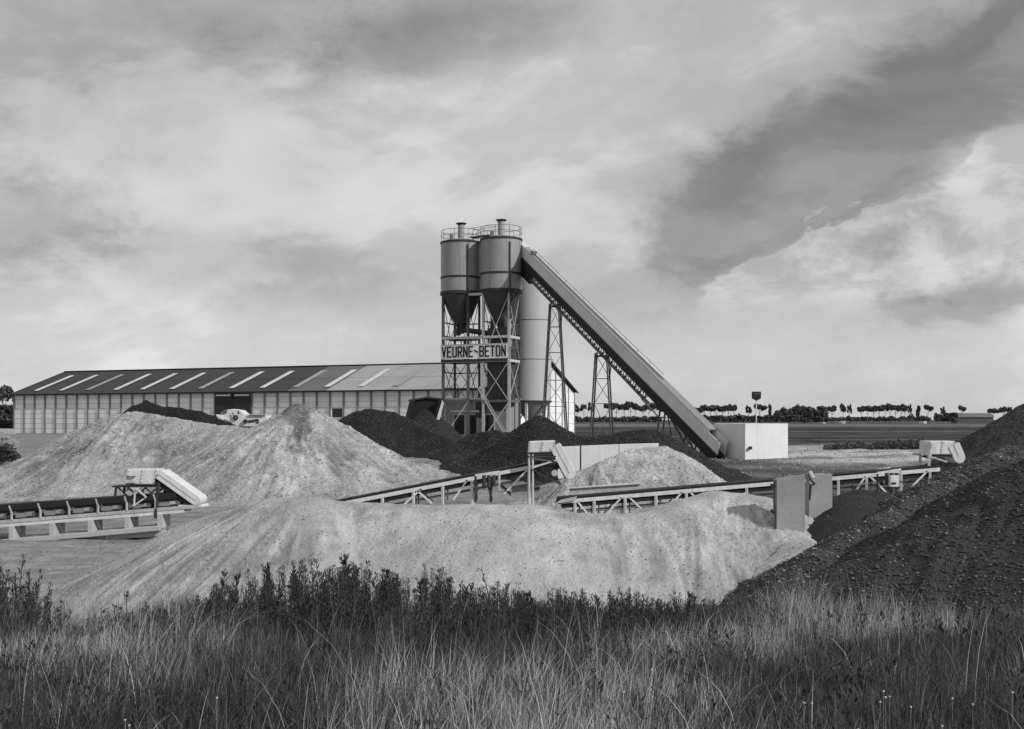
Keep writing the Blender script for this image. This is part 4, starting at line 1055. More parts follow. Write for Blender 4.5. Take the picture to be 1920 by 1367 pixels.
# loose stones lying on the big gravel heap
def scatter_stones(name, field, n, smin, smax, seed, base, label, pale=.14):
    X, Y, Zr, toe, al = field
    rs = np.random.RandomState(seed)
    ok = (toe > .02)
    iy, ix = np.where(ok)
    k = rs.randint(0, len(iy), n); res = X[0, 1] - X[0, 0]
    px = X[iy[k], ix[k]] + rs.uniform(-.5, .5, n) * res; py = Y[iy[k], ix[k]] + rs.uniform(-.5, .5, n) * res
    pz = Zr[iy[k], ix[k]]
    keep = (np.abs(px / np.maximum(py, 1)) < .62) & (py > 11)
    px, py, pz = px[keep], py[keep], pz[keep]; n = len(px)
    s = smin + (smax - smin) * rs.power(.35, n)
    octa = np.array([[1, 0, 0], [0, 1, 0], [-1, 0, 0], [0, -1, 0], [0, 0, 1], [0, 0, -1]], float)
    f = np.array([[0, 1, 4], [1, 2, 4], [2, 3, 4], [3, 0, 4], [1, 0, 5], [2, 1, 5], [3, 2, 5], [0, 3, 5]])
    vv = octa[None] * rs.uniform(.6, 1.25, (n, 6, 1)) * np.stack([s, s * rs.uniform(.6, 1, n), s * rs.uniform(.4, .8, n)], -1)[:, None]
    a = rs.uniform(0, 6.28, n); ca_, sb_ = np.cos(a)[:, None], np.sin(a)[:, None]
    x = vv[..., 0] * ca_ - vv[..., 1] * sb_; y = vv[..., 0] * sb_ + vv[..., 1] * ca_
    t = rs.uniform(-.7, .7, n)[:, None]; z = vv[..., 2] * np.cos(t) + x * np.sin(t); x = x * np.cos(t) - vv[..., 2] * np.sin(t)
    vv = np.stack([x + px[:, None], y + py[:, None], z + pz[:, None]], -1).reshape(-1, 3)
    ff = (f[None] + np.arange(n)[:, None, None] * 6).reshape(-1, 3)
    al_ = np.repeat(base * rs.uniform(.5, 1.6, n) * np.where(rs.rand(n) < pale, 2.6, 1), 6)
    me = np_mesh(name, vv, ff, al_, smooth=False)
    tag(obj_mesh(name, me, M_STONE), label, kind='stuff')
scatter_stones('loose_stones', BIGG, 80000, .014, .050, 3, .095, 'loose pale stones covering the coarse gravel heap')
scatter_stones('loose_stones', SHADEG, 80000, .012, .042, 5, .060, 'small stones coloured dark for shade on the shade-darkened gravel heap')
scatter_stones('loose_stones', MIDG, 14000, .008, .030, 6, .05, 'stones on the small dark mound by the upright slabs')
for q_, fld_ in enumerate(DARKS): scatter_stones('loose_stones', fld_, 16000, .02, .07, 20 + q_, .04, ('lumps on the dark heap left of the tower', 'lumps on the dark heap below the tower', 'lumps on the dark pointed heap', 'lumps on the low dark mound by the pale wall')[q_])
gxx = np.arange(-24, 24, .1); gyy = np.arange(16, 56, .1); GX_, GY_ = np.meshgrid(gxx, gyy)
scatter_stones('yard_stones', (GX_, GY_, Gn(GX_, GY_), np.ones(GX_.shape), None), 16000, .012, .06, 15, .16, 'stones and clods strewn over the dirt of the yard', .02)
gxx = np.arange(8, 34, .12); gyy = np.arange(54, 84, .12); GX_, GY_ = np.meshgrid(gxx, gyy)
scatter_stones('track_clods', (GX_, GY_, Gn(GX_, GY_), np.ones(GX_.shape), None), 9000, .02, .10, 19, .26, 'clods and stones along the sandy track', 0)
scatter_stones('sand_clods', BIGS, 14000, .015, .085, 16, .30, 'clods of sand rolled over the biggest sand heap', 0)
scatter_stones('sand_clods', MIDS, 5000, .015, .07, 17, .34, 'clods of sand on the middle sand heap', 0)
scatter_stones('sand_clods', FRONT, 16000, .006, .030, 18, .30, 'small clods of sand on the front sand heap', 0)
scatter_stones('sand_pebbles', FRONT, 9000, .006, .022, 4, .16, 'pebbles scattered over the front sand heap')

# ------------------------------------------------------------------ upright concrete slabs in the sand
def slab(label, p0, p1, zb_, y0, y1, th, lean):
    a, b = P(p0[0], p0[1], y0), P(p1[0], p1[1], y1)
    t = thing('concrete_slab', label, 'slab', V((a.x + b.x) / 2, (a.y + b.y) / 2, zb_), 'upright concrete slabs by the gravel')
    d = (b - a); d.z = 0; n = V(-d.y, d.x, 0).normalized() * th
    m_ = MB(); nseg = 8; pts = []
    top = [a.lerp(b, k / nseg) + V(0, 0, .012 * math.sin(k * 1.7) + (.012 * math.sin(math.pi * k / nseg))) for k in range(nseg + 1)]
    m_.poly([V(a.x, a.y, zb_), V(b.x, b.y, zb_)] + [q for q in top[::-1]], n)
    m_.build('body', M_CONCG, t, bevel=.012)
    return t, a, b
s1, a, b = slab('left and larger of two upright concrete slabs in the sand', (1456, 899), (1510, 890), -2.0, 19.7, 19.9, .12, 0)
for z_, x_ in ((-.02, .05), (-.5, .04)):
    MB().tube(a + V(-.06, .02, z_ - .1), a + V(-.02, .30, z_ - .1), .03, 6).build('lifting_loop', M_STEELD, s1)
MB().path([a + V(-.03, -.01, -.02), a + V(-.05, -.01, -.35), a + V(-.02, -.01, -.7), a + V(-.04, -.01, -1.0)], .014, 5).build('edge_bar', M_STEELD, s1)
s2, a, b = slab('right and smaller of two upright concrete slabs, behind the first', (1517, 889), (1561, 889), -2.0, 20.9, 21.1, .12, 0)
MB().path([a + V(-.02, -.03, .02), a + V(.03, -.05, -.12), a + V(.10, -.05, -.18), a + V(.02, -.05, -.22), a + V(.0, -.04, -.5)], .022, 6).build('lifting_loop', M_STEELD, s2)
MB().tube(a + V(.0, -.02, .05), a + V(.06, -.06, -.08), .045, 8).build('clamp', M_STEELL, s2)

# ------------------------------------------------------------------ dark skip by the tower, heaped with gravel
sk = thing('tipping_skip', 'big dark tilted skip standing between the dark heap and the tower', 'skip', P(795, 812, 76))
yk = 76
MB().poly([P(752, 815, yk), P(812, 815, yk), P(829, 748, yk), P(800, 745, yk), P(768, 751, yk)], V(0, .12, 0)).build('back_plate', M_FASCIA, sk)
MB().poly([P(752, 815, yk - 1.6), P(758, 815, yk - 1.6), P(773, 752, yk - 1.6), P(768, 751, yk - 1.6)], V(0, 1.6, 0)).build('side_plate', M_FASCIA, sk)
MB().poly([P(806, 815, yk - 1.6), P(812, 815, yk - 1.6), P(830, 748, yk - 1.6), P(824, 747, yk - 1.6)], V(0, 1.6, 0)).build('side_plate', M_FASCIA, sk)
MB().poly([P(810, 815, yk - 1.7), P(817, 815, yk - 1.7), P(832, 756, yk - 1.7), P(829, 750, yk - 1.7)], V(0, .12, 0)).build('edge_plate', M_WHITE, sk)
MB().beam(P(766, 751, yk - .1), P(800, 745, yk - .1), .14, .12).build('rim', M_STEELD, sk)
MB().beam(P(800, 745, yk - .1), P(830, 748, yk - .1), .14, .12).build('rim', M_STEELD, sk)
heap('gravel_heap', [R((798, 766, 75.2), (806, 768, 75.0))], .9, M_DARKPILE, .030, 'small rounded load of dark gravel inside the tilted skip', 'gravel heap',
     res=.12, rough=.05, gully=.05, clump=.05, seed=61)

# ------------------------------------------------------------------ white loader behind the sand heap
yl = 84
ld = thing('wheel_loader', 'white wheel loader with raised arms behind the left sand heap', 'loader', V(P(450, 800, yl).x, yl, 0))
MB().poly([P(x, y, yl) for x, y in ((416, 793), (413, 782), (414, 774), (420, 769), (436, 767), (450, 769), (458, 776), (468, 778), (500, 779), (502, 786), (496, 800), (430, 800))], V(0, 1.7, 0)).build('body', M_WHITE, ld, bevel=.05)
MB().poly([P(x, y, yl - .4) for x, y in ((404, 777), (409, 779), (420, 786), (416, 789), (408, 784))], V(0, 2.4, 0)).build('bucket', M_WHITE, ld, bevel=.02)
for dy in (-.15, 1.8):
    MB().beam(P(412, 783, yl + dy), P(440, 800, yl + dy), .14, .22).build('lift_arm', M_WHITE, ld)
    MB().beam(P(420, 786, yl + dy - .05), P(444, 800, yl + dy - .05), .06, .07).build('ram', M_STEELD, ld)
    MB().beam(P(436, 774, yl + dy), P(441, 786, yl + dy), .06, .07).build('ram', M_STEELD, ld)
w_ = MB().tube(P(442, 783, yl - .22), P(442, 783, yl + .0), .20, 20).build('pivot_wheel', M_FASCIA, ld, smooth=True)
MB().tube(P(442, 783, yl - .25), P(442, 783, yl - .22), .08, 12).build('hub', M_STEELM, w_)
MB().tube(P(460, 790, yl - .22), P(460, 790, yl + .0), .17, 20).build('wheel', M_FASCIA, ld, smooth=True)
MB().beam(P(447, 770, yl - .04), P(448, 776, yl - .04), .05, .06).build('pillar', M_STEELD, ld)
for x0, x1, yy in ((466, 471, 790), (472, 477, 789), (478, 485, 788)):
    MB().beam(P(x0, yy, yl - .04), P(x1, yy, yl - .04), .05, .20).build('side_vent', M_STEELD, ld)
MB().beam(P(481, 793, yl - .05), P(486, 792, yl - .05), .05, .1).build('step', M_STEELD, ld)
for k in range(5):
    MB().tube(P(418 + 2 * k, 770 - k * .6, yl - .05), P(416 + 2 * k, 777 - k * .4, yl - .05), .03, 5).build('grille_bar', M_STEELM, ld)
MB().beam(P(470, 777.5, yl + .3), P(500, 777.5, yl + .3), 1.0, .08).build('engine_cover', M_CREAM, ld)

# ------------------------------------------------------------------ trees on the skyline
def leaf_cloud(blobs, n, size, seed, flat=1.0):
    rs = np.random.RandomState(seed)
    w = np.array([b[3] * b[4] * b[5] for b in blobs]) ** .66; w /= w.sum()
    bi = rs.choice(len(blobs), n, p=w); B = np.array(blobs)[bi]
    d = rs.normal(size=(n, 3)); d /= np.linalg.norm(d, axis=1)[:, None]
    r = rs.uniform(.35, 1.05, n)[:, None] ** .6
    c = B[:, :3] + d * r * B[:, 3:6]
    a = rs.normal(size=(n, 3)); a /= np.linalg.norm(a, axis=1)[:, None]
    b = np.cross(a, rs.normal(size=(n, 3))); b /= np.linalg.norm(b, axis=1)[:, None]
    s = size * rs.uniform(.5, 1.3, n)[:, None]
    q = np.stack([c - a * s - b * s * .6, c + a * s - b * s * .5, c + a * s * .7 + b * s * .7, c - a * s * .8 + b * s * .6], 1).reshape(-1, 3)
    f = np.arange(n * 4).reshape(-1, 4)
    return q, f
def crown_mesh(kind, seed):
    rr = random.Random(seed); bl = []
    if kind == 'flat':      # wind-cut, bare below
        for k in range(9): bl.append((rr.uniform(-2.6, 2.6) + .4, rr.uniform(-1.6, 1.6), 7.3 + rr.uniform(-.7, .6), rr.uniform(.9, 1.7), rr.uniform(.9, 1.4), rr.uniform(.6, 1.1)))
    elif kind == 'loose':
        for k in range(7): bl.append((rr.uniform(-2.2, 2.2), rr.uniform(-1.5, 1.5), 6.6 + rr.uniform(-1.4, 1.2), rr.uniform(.6, 1.1), rr.uniform(.6, 1.1), rr.uniform(.5, .9)))
    elif kind == 'narrow':
        for k in range(6): bl.append((rr.uniform(-.4, .4), 0, 2.5 + k * 1.0, 1.0, .9, .9))
    elif kind == 'round':
        for k in range(12): bl.append((rr.uniform(-2.4, 2.4), rr.uniform(-2, 2), rr.uniform(2.2, 6.3), rr.uniform(1.3, 2.0), rr.uniform(1.3, 1.8), rr.uniform(1.1, 1.7)))
    q, f = leaf_cloud(bl, 900, .46, seed)
    me = np_mesh('crown', q, f, smooth=False); me.materials.append(M_TREE); return me
def trunk_mesh(kind, seed):
    rr = random.Random(seed); m_ = MB()
    ht = {'flat': 6.6, 'loose': 6.0, 'narrow': 6.0, 'round': 3.5}[kind]
    m_.tube((0, 0, -.3), (rr.uniform(-.2, .5), 0, ht), .20, 7, .08)
    for k in range(6):
        z = ht * rr.uniform(.62, .9); a = rr.uniform(0, 6.28); l = rr.uniform(1.2, 2.4) * (.3 if kind == 'narrow' else 1)
        m_.tube((.1, 0, z), (.1 + math.cos(a) * l, math.sin(a) * l, z + rr.uniform(.7, 1.6)), .07, 5, .03)
    me = bpy.data.meshes.new('trunk'); me.from_pydata([tuple(v) for v in m_.v], [], m_.f); me.materials.append(M_BARK); return me
VAR = {k: [(crown_mesh(k, 100 + 7 * i + j), trunk_mesh(k, 200 + 7 * i + j)) for j in range(3)] for i, k in enumerate(('flat', 'loose', 'narrow', 'round'))}
def tree(px, top, y, kind, wpx, label, group, name='wind_cut_tree'):
    x = (px - 960) / F * y; ht = H + (HY - top) / F * y
    t = thing(name, label, 'tree', V(x, y, 0), group)
    nat = {'flat': 8.6, 'loose': 8.2, 'narrow': 8.2, 'round': 7.8}[kind]; nw = {'flat': 7.0, 'loose': 5.6, 'narrow': 2.4, 'round': 7.5}[kind]
    wpx *= 1.22 if kind == 'flat' else 1.05
    t.scale = ((wpx / F * y) / nw * rnd.uniform(.85, 1.2), (wpx / F * y) / nw, ht / nat * rnd.uniform(.9, 1.06))
    t.rotation_euler = (0, 0, rnd.choice((0, .3, -.3, .15)))
    c, tr = rnd.choice(VAR[kind])
    for nm, me in (('crown', c), ('trunk', tr)):
        o = bpy.data.objects.new(nm, me); COL.objects.link(o); o.parent = t
    return t
ORD = ('first', 'second', 'third', 'fourth', 'fifth', 'sixth', 'seventh', 'eighth')
SEEN = {}
def nth(base):
    k = SEEN.get(base, 0); SEEN[base] = k + 1
    return ORD[k] + ' from left of the ' + base
def z2(v): return 1060 + v / 4.364
def z3(v): return 1480 + v / 4.364
g1 = 'trees seen between the white silo and the gallery'
for v, w, kd, tp_ in ((95, 11, 'loose', 757), (150, 10, 'loose', 757), (208, 12, 'loose', 754)):
    tree(z2(v), tp_, 520, kd, w, nth('small loose trees just right of the tallest lattice tower'), g1)
for v, w, tp_ in ((360, 17, 756), (420, 17, 755), (480, 16, 754), (535, 17, 755), (575, 12, 757)):
    tree(z2(v), tp_, 520, 'flat', w, nth('flat trees crossed by the middle lattice tower'), g1)
for v, w, tp_ in ((635, 15, 757), (685, 15, 755), (735, 15, 756), (775, 12, 757)):
    tree(z2(v), tp_, 520, 'flat', w, nth('flat-topped trees directly behind the lower gallery lattice'), g1)
g2 = 'skyline trees between the gallery and the pole sign'
for v, w, tp_ in ((1085, 14, 761), (1135, 15, 758), (1185, 16, 757), (1235, 15, 757)):
    tree(z2(v), tp_, 520, 'flat', w, nth('flat trees in the longer row beside the gallery'), g2)
for v, w, tp_ in ((1290, 13, 758), (1335, 14, 757), (1378, 12, 759)):
    tree(z2(v), tp_, 520, 'flat', w, nth('flat trees in the shorter row beside the gallery'), g2)
tree(z2(1500), 760, 510, 'loose', 11, 'sparse thin tree just left of the pole sign', g2)
tree(z2(1590), 758, 520, 'flat', 18, 'broad dark tree directly behind the pole of the sign', g2)
tree(z2(1675), 759, 520, 'narrow', 6, 'narrow columnar tree right of the pole sign', g2)
for v, w, tp_ in ((1730, 14, 766), (1785, 17, 759), (1840, 17, 764), (1880, 20, 759), (1920, 20, 758)):
    tree(z2(v), tp_, 530, 'round', w, nth('dense round trees in the clump by the pole sign'), 'dense dark clump of trees', 'round_tree')
for v, w, tp_ in ((30, 18, 759), (70, 18, 758), (105, 18, 757)):
    tree(z3(v), tp_, 530, 'round', w, nth('dense round trees in the clump by the pole sign'), 'dense dark clump of trees', 'round_tree')
g3 = 'wind-cut trees on the far right skyline'
for v, w, kd, tp_, lb in ((152, 16, 'flat', 759, 'flat tree joined to the right edge of the dense clump'), (260, 19, 'flat', 759, 'flat tree, first one standing apart right of the dense clump'),
                      (350, 18, 'flat', 758, 'dark flat tree, second one apart right of the dense clump'), (440, 12, 'loose', 758, 'ragged loose tree, left one of a touching ragged pair'),
                      (492, 9, 'loose', 761, 'ragged loose tree, right one of a touching ragged pair')):
    tree(z3(v), tp_, 520, kd, w, lb, g3)
for v, w in ((590, 14), (640, 15), (690, 14), (735, 12)):
    tree(z3(v), 759, 520, 'flat', w, nth('flat trees in the left half of the bare-stemmed avenue'), g3)
for v, w in ((785, 13), (825, 14), (870, 15), (915, 15), (945, 11)):
    tree(z3(v), 757.5, 520, 'flat', w, nth('flat trees in the right half of the bare-stemmed avenue'), g3)
for v, w, kd, tp_, lb in ((985, 8, 'loose', 762, 'tiny sparse tree at the right end of the avenue'), (1055, 6, 'narrow', 762, 'short narrow tree standing alone past the avenue'),
                      (1135, 15, 'flat', 760, 'leaning round-headed tree alone on the skyline'), (1255, 8, 'loose', 762, 'small lone tree above the dark hedge end'),
                      (1410, 10, 'flat', 762, 'small lone tree above the farm sheds'), (1665, 16, 'flat', 763, 'flat tree at the foot of the right gravel slope'),
                      (1750, 12, 'flat', 763, 'rounded tree half hidden by the right gravel slope'), (1805, 8, 'loose', 764, 'last small tree touching the right gravel slope')):
    tree(z3(v), tp_, 520, kd, w, lb, g3)
for px, tp_, w, lb in ((6, 727, 40, 'big dark tree at the left edge beyond the warehouse'), (38, 731, 30, 'dark tree behind the left corner of the warehouse roof')):
    tree(px, tp_, 230, 'flat', w, lb, 'dark trees at the far left')
tree(-34, 722, 230, 'flat', 44, 'dark tree cut by the left edge of the picture', 'dark trees at the far left')

def hedge(name, label, x0, x1, top, bot, y, n, seed, size=.5, dy=3.0, prof=None):
    rs = np.random.RandomState(seed)
    px = rs.uniform(x0, x1, n); fr = rs.uniform(0, 1, n) ** 1.2
    tp_ = top + 5.0 * (vn(px * .12, px * 0, seed) - .35) + 3.0 * (vn(px * .4, px * 0, seed + 1) - .5) + (prof(px) if prof else 0)
    zt = H + (HY - tp_) / F * y; zb = H + (HY - bot) / F * y if bot else 0
    z = zb + fr * np.maximum(zt - zb, .03); yy = y + rs.uniform(-dy, dy, n)
    c = np.stack([(px - 960) / F * yy, yy, z], -1)
    a = rs.normal(size=(n, 3)); a /= np.linalg.norm(a, axis=1)[:, None]
    b = np.cross(a, rs.normal(size=(n, 3))); b /= np.linalg.norm(b, axis=1)[:, None]
    s = size * rs.uniform(.5, 1.3, n)[:, None]
    q = np.stack([c - a * s - b * s * .6, c + a * s - b * s * .5, c + a * s * .7 + b * s * .7, c - a * s * .8 + b * s * .6], 1).reshape(-1, 3)
    me = np_mesh(name, q, np.arange(n * 4).reshape(-1, 4), smooth=False)
    return tag(obj_mesh(name, me, M_HEDGE), label, kind='stuff')
hedge('hedge', 'dark scrub under the skyline trees left of the gallery', 1076, 1240, 782, 789.5, 500, 4200, 1, .55)
hedge('hedge', 'dark scrub under the trees between gallery and pole sign', 1300, 1500, 782, 789.5, 500, 5200, 2, .55, prof=lambda x: -3.5 * np.exp(-((x - 1324) / 12.) ** 2) - 3 * np.exp(-((x - 1368) / 12.) ** 2) - 3 * (x > 1385))
hedge('hedge', 'dark scrub at the foot of the dense clump of trees', 1495, 1552, 769, 789.5, 505, 2600, 3, .6)
hedge('hedge', 'low dark hedge under the long avenue', 1540, 1745, 782, 788.5, 500, 3000, 4, .45, prof=lambda x: -5 * np.exp(-((x - 1709) / 5.) ** 2) - 3 * np.exp(-((x - 1592) / 6.) ** 2))
hedge('hedge', 'dense dark hedge left of the farm sheds', 1752, 1795, 776, 788.5, 500, 1900, 5, .5)
hedge('scrub', 'dark weeds along the near edge of the field behind the sandy track', 1545, 1800, 831, None, 77, 15000, 6, .08, 5.0, prof=lambda x: 4 * np.sin(x * .035 + 1) + 9 * (vn(x * .13, x * 0, 5) - .5) + .12 * np.clip(1610 - x, 0, 99))
hedge('scrub', 'sparse weeds at the left end of the sandy track', 1475, 1600, 848, 852, 76, 1500, 8, .07, 2.0, prof=lambda x: -(x - 1475) * .05)
hedge('hedge', 'dark hedge beyond the left end of the warehouse', -60, 32, 760, 784, 215, 3500, 9, .35)
hedge('hedge', 'lower dark hedge beside the left corner of the warehouse', -60, 27, 787, 806, 170, 3500, 10, .3)
hedge('bush', 'dark bush at the left edge below the rubble', -30, 36, 838, 862, 66, 5000, 11, .12, 1.2, prof=lambda x: .012 * (x) ** 2 * (x > 0))

# far farm sheds
for (x0, x1, tp_, y, lb) in ((1795, 1862, 774.5, 560, 'long low grey farm shed left of the right gravel slope'), (1512, 1542, 772, 600, 'grey farm roof behind the dense clump of trees')):
    a, b = P(x0, 0, y).x, P(x1, 0, y).x; zt = zrow(tp_, y); f_ = thing('farm_shed', lb, 'shed', V((a + b) / 2, y, 0))
    MB().box((a + b) / 2, y + 4, (zt - 2) / 2, b - a, 8, zt - 2).build('wall', M_FARMW, f_)
    MB().poly([V(a - .5, y - .6, zt - 2.2), V(a - .5, y + 4, zt), V(a - .5, y + 8.6, zt - 2.2)], V(b - a + 1, 0, 0)).build('roof', M_FARM, f_)
for px, lb, tp_, w in ((1546, 'white cottage gable between trees right of the dense clump', 779, 5), (1582, 'small white house under the skyline trees', 781, 6), (1735, 'small white house right of the avenue', 783, 6)):
    y = 560; x = P(px, 0, y).x; zt = zrow(tp_, y); ww = w / F * y; f_ = thing('cottage', lb, 'house', V(x, y, 0))
    MB().box(x, y + 3, zt * .34, ww, 6, zt * .68).build('wall', M_WHITE, f_)
    MB().poly([V(x - ww / 2 - .3, y - .3, zt * .66), V(x - ww / 2 - .3, y + 3, zt), V(x - ww / 2 - .3, y + 6.3, zt * .66)], V(ww + .6, 0, 0)).build('roof', M_FARM, f_)

# rubble and pale blocks at the left of the warehouse
rb = MB(); rr = random.Random(3)
for k in range(520):
    px = rr.uniform(-40, 34); e = 1 - abs(px - 2) / 44; y = 70 + rr.uniform(-1.5, 1.5)
    p = P(px, 840 - rr.random() * 30 * e, y); s = rr.uniform(.04, .15)
    rb.obox(p, V(rr.uniform(-1, 1), rr.uniform(-1, 1), rr.uniform(-.3, .3)).normalized() * s, V(rr.uniform(-.2, .2), 1, .2) * s * .8, V(.1, .1, 1) * s * .6)
tag(rb.build('rubble', M_CONCG), 'pale broken rubble heaped at the left edge before the warehouse', kind='stuff')
fw = thing('boundary_wall', 'low pale wall left of the warehouse corner', 'wall', P(0, 812, 150))
for k in range(5):
    MB().box(P(-50 + 16 * k, 0, 150).x + .6, 150, .35, 1.15, .2, .8).build('panel', M_CONC, fw)

# ------------------------------------------------------------------ grass bank
def make_blades(name, n, yr, hr, wr, al, seed, label, xr=None, dens=None, lean=.35, hmod=None, amod=None, seg=4, curl=.5, mtl=M_GRASS, tuft=14):
    rs = np.random.RandomState(seed)
    y = yr[0] + (yr[1] - yr[0]) * rs.uniform(0, 1, n) ** .8
    lim = .56 * y + .5
    x = rs.uniform(-1, 1, n) * lim
    nt_ = max(1, n // tuft); ty = yr[0] + (yr[1] - yr[0]) * rs.uniform(0, 1, nt_) ** .8; tx = rs.uniform(-1, 1, nt_) * (.56 * ty + .5)
    th_ = np.exp(rs.normal(0, .28, nt_)); ta_ = np.exp(rs.normal(0, .45, nt_)); tr_2 = rs.uniform(.02, .10, nt_); ti = rs.randint(0, nt_, n)
    ox, oy = rs.normal(size=n), rs.normal(size=n)
    x = tx[ti] + ox * tr_2[ti]; y = np.maximum(ty[ti] + oy * tr_2[ti], yr[0] - .2); th_, ta_ = th_[ti], ta_[ti]
    if xr: x = (rs.uniform(xr[0], xr[1], n) - 960) / F * y
    if dens is not None:
        k = rs.rand(n) < dens(x, y); x, y, th_, ta_, ox, oy = (q[k] for q in (x, y, th_, ta_, ox, oy)); n = len(x)
    h = (hr[0] + (hr[1] - hr[0]) * rs.beta(2, 2.2, n)) * th_
    if hmod is not None: h = h * hmod(x, y)
    w = rs.uniform(*wr, n)
    a = np.arctan2(oy, ox) + rs.normal(0, .7, n); ln = rs.gamma(2.0, lean / 2, n); wind = rs.normal(.05, .08, n)
    dx = np.cos(a) * ln + wind; dy = np.sin(a) * ln
    t = np.linspace(0, 1, seg + 1)[None]
    cx = x[:, None] + (dx * h)[:, None] * (t * (1 - curl) + curl * t ** 2.4); cy = y[:, None] + (dy * h)[:, None] * (t * (1 - curl) + curl * t ** 2.4)
    drop = 1 - np.minimum(ln, .9)[:, None] * .45 * t ** 2
    cz = Gn(x, y)[:, None] - .03 + h[:, None] * t * drop
    b = rs.uniform(-.6, .6, n); wx = np.cos(b)[:, None] * w[:, None] * (1 - t ** 1.6 * .92) / 2; wy = np.sin(b)[:, None] * w[:, None] * (1 - t ** 1.6 * .92) / 2
    v = np.stack([np.stack([cx - wx, cy - wy, cz], -1), np.stack([cx + wx, cy + wy, cz], -1)], 2).reshape(-1, 3)
    base = np.arange(n)[:, None] * (seg + 1) * 2 + np.arange(seg)[None] * 2
    f = np.stack([base, base + 1, base + 3, base + 2], -1).reshape(-1, 4)
    av = al * ta_ * np.exp(rs.normal(0, .38, n))
    if amod is not None: av = av * amod(x, y)
    av = np.clip(av, .015, .6)
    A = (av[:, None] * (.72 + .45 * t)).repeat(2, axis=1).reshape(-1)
    me = np_mesh(name, v, f, np.clip(A, .01, .65), smooth=False)
    return tag(obj_mesh(name, me, mtl), label, kind='stuff')
def pxy(x, y): return 960 + x / y * F
def straw(x, y):      # where the bleached grass stands thicker
    p = pxy(x, y)
    return np.clip(.30 + 1.6 * np.exp(-((p - 980) / 330) ** 2) * (y < 6.6) + .75 * np.exp(-((p - 200) / 330) ** 2) * (y > 6.2) + .5 * np.exp(-((p - 1620) / 260) ** 2) * (y > 7.5)
                   - .5 * np.exp(-((p - 1600) / 300) ** 2) * (y < 7.5) - .3 * np.exp(-((p - 150) / 300) ** 2) * (y < 5.5) + 1.5 * fbm(x * .7, y * .9, 3, 71) + .5 * fbm(x * 2.2, y * 2.2, 2, 74), .03, 2.2)
def hm(x, y): return np.clip(.95 + .9 * fbm(x * .9, y * .9, 3, 72), .4, 1.7)
make_blades('grass', 210000, (3.2, 12.0), (.06, .24), (.0025, .0055), .048, 1, 'dense dark under-grass on the bank', hmod=hm, lean=.5)
make_blades('grass', 170000, (3.4, 11.8), (.09, .32), (.0018, .0040), .23, 2, 'bleached long grass on the bank', dens=lambda x, y: straw(x, y) * .62, hmod=hm, amod=lambda x, y: np.clip(straw(x, y), .4, 1.4), lean=.34)
make_blades('grass', 1700, (4.0, 10.5), (.28, .58), (.002, .004), .32, 3, 'tall pale seed stalks rising from the bank', dens=lambda x, y: straw(x, y) * .7, lean=.32, curl=.75, tuft=4)

def weeds(name, spots, al, seed, label=None, nleaf=60, leaf=.015, spread=.11):
    """upright leafy stems; spots: (x, y, height)"""
    rs = np.random.RandomState(seed); Q = []; A = []
    for x, y, h in spots:
        g = float(Gn(np.array([x]), np.array([y]))[0]); n = int(nleaf * h)
        lean = rs.normal(0, .10, 2); t = rs.uniform(.12, 1, n) ** .8
        a = rs.uniform(0, 6.28, n); r = spread * h * (1.02 - t) * rs.uniform(.2, 1, n) + .015
        c = np.stack([x + lean[0] * h * t + np.cos(a) * r, y + lean[1] * h * t + np.sin(a) * r, g + h * t + r * .5], -1)
        d = np.stack([np.cos(a), np.sin(a), rs.uniform(.6, 2.6, n)], -1); d /= np.linalg.norm(d, axis=1)[:, None]
        s = np.cross(d, rs.normal(size=(n, 3))); s /= np.linalg.norm(s, axis=1)[:, None]
        l = leaf * rs.uniform(.6, 2.0, n)[:, None]
        Q.append(np.stack([c - d * l, c + s * l * .26, c + d * l * 1.2, c - s * l * .26], 1).reshape(-1, 3))
        A.append(np.repeat(al * np.exp(rs.normal(0, .35, n)), 4))
        # side twigs and stem as thin blades
        m = max(3, int(9 * h)); tt = rs.uniform(.15, .8, m); aa = rs.uniform(0, 6.28, m); rr_ = spread * h * (1.05 - tt)
        p0 = np.stack([x + lean[0] * h * tt, y + lean[1] * h * tt, g + h * tt], -1)
        p1 = p0 + np.stack([np.cos(aa) * rr_, np.sin(aa) * rr_, rr_ * 1.3], -1)
        p0 = np.concatenate([p0, [[x, y, g - .05]]]); p1 = np.concatenate([p1, [[x + lean[0] * h, y + lean[1] * h, g + h * 1.02]]])
        ww = np.full((m + 1, 1), .003); ww[-1] = .006; side = np.array([[1., .2, 0]]) * ww
        Q.append(np.stack([p0 - side, p0 + side, p1 + side * .4, p1 - side * .4], 1).reshape(-1, 3)); A.append(np.full((m + 1) * 4, al * 1.3))
    Q = np.concatenate(Q); A = np.clip(np.concatenate(A), .012, .3)
    me = np_mesh(name, Q, np.arange(len(Q)).reshape(-1, 4), A, smooth=False)
    return obj_mesh(name, me, M_LEAF)
rs = np.random.RandomState(9)
def wtop(p):     # height of the weed belt along the bank
    return np.interp(p, [-200, 0, 60, 130, 230, 330, 430, 520, 640, 780, 900, 1000, 1100, 1300, 1400, 1600, 2200], [.50, .62, .50, .26, .20, .26, .46, .60, .60, .54, .46, .34, .28, .24, .18, .16, .12])
sp = []
for k in range(1700):
    y = rs.uniform(8.2, 11.6); p = rs.uniform(-60, 1400); x = (p - 960) / F * y
    d = 1.0 if 380 < p < 1340 else .45
    if rs.rand() > d * (.35 + 1.3 * float(vn(np.array([p * .018]), np.array([y * .9]), 83)[0])): continue
    sp.append((x, y, wtop(p) * rs.uniform(.40, 1.04) ** 1.1 * (.72 + .5 * float(vn(np.array([p * .035]), np.array([y * .7]), 81)[0]))))
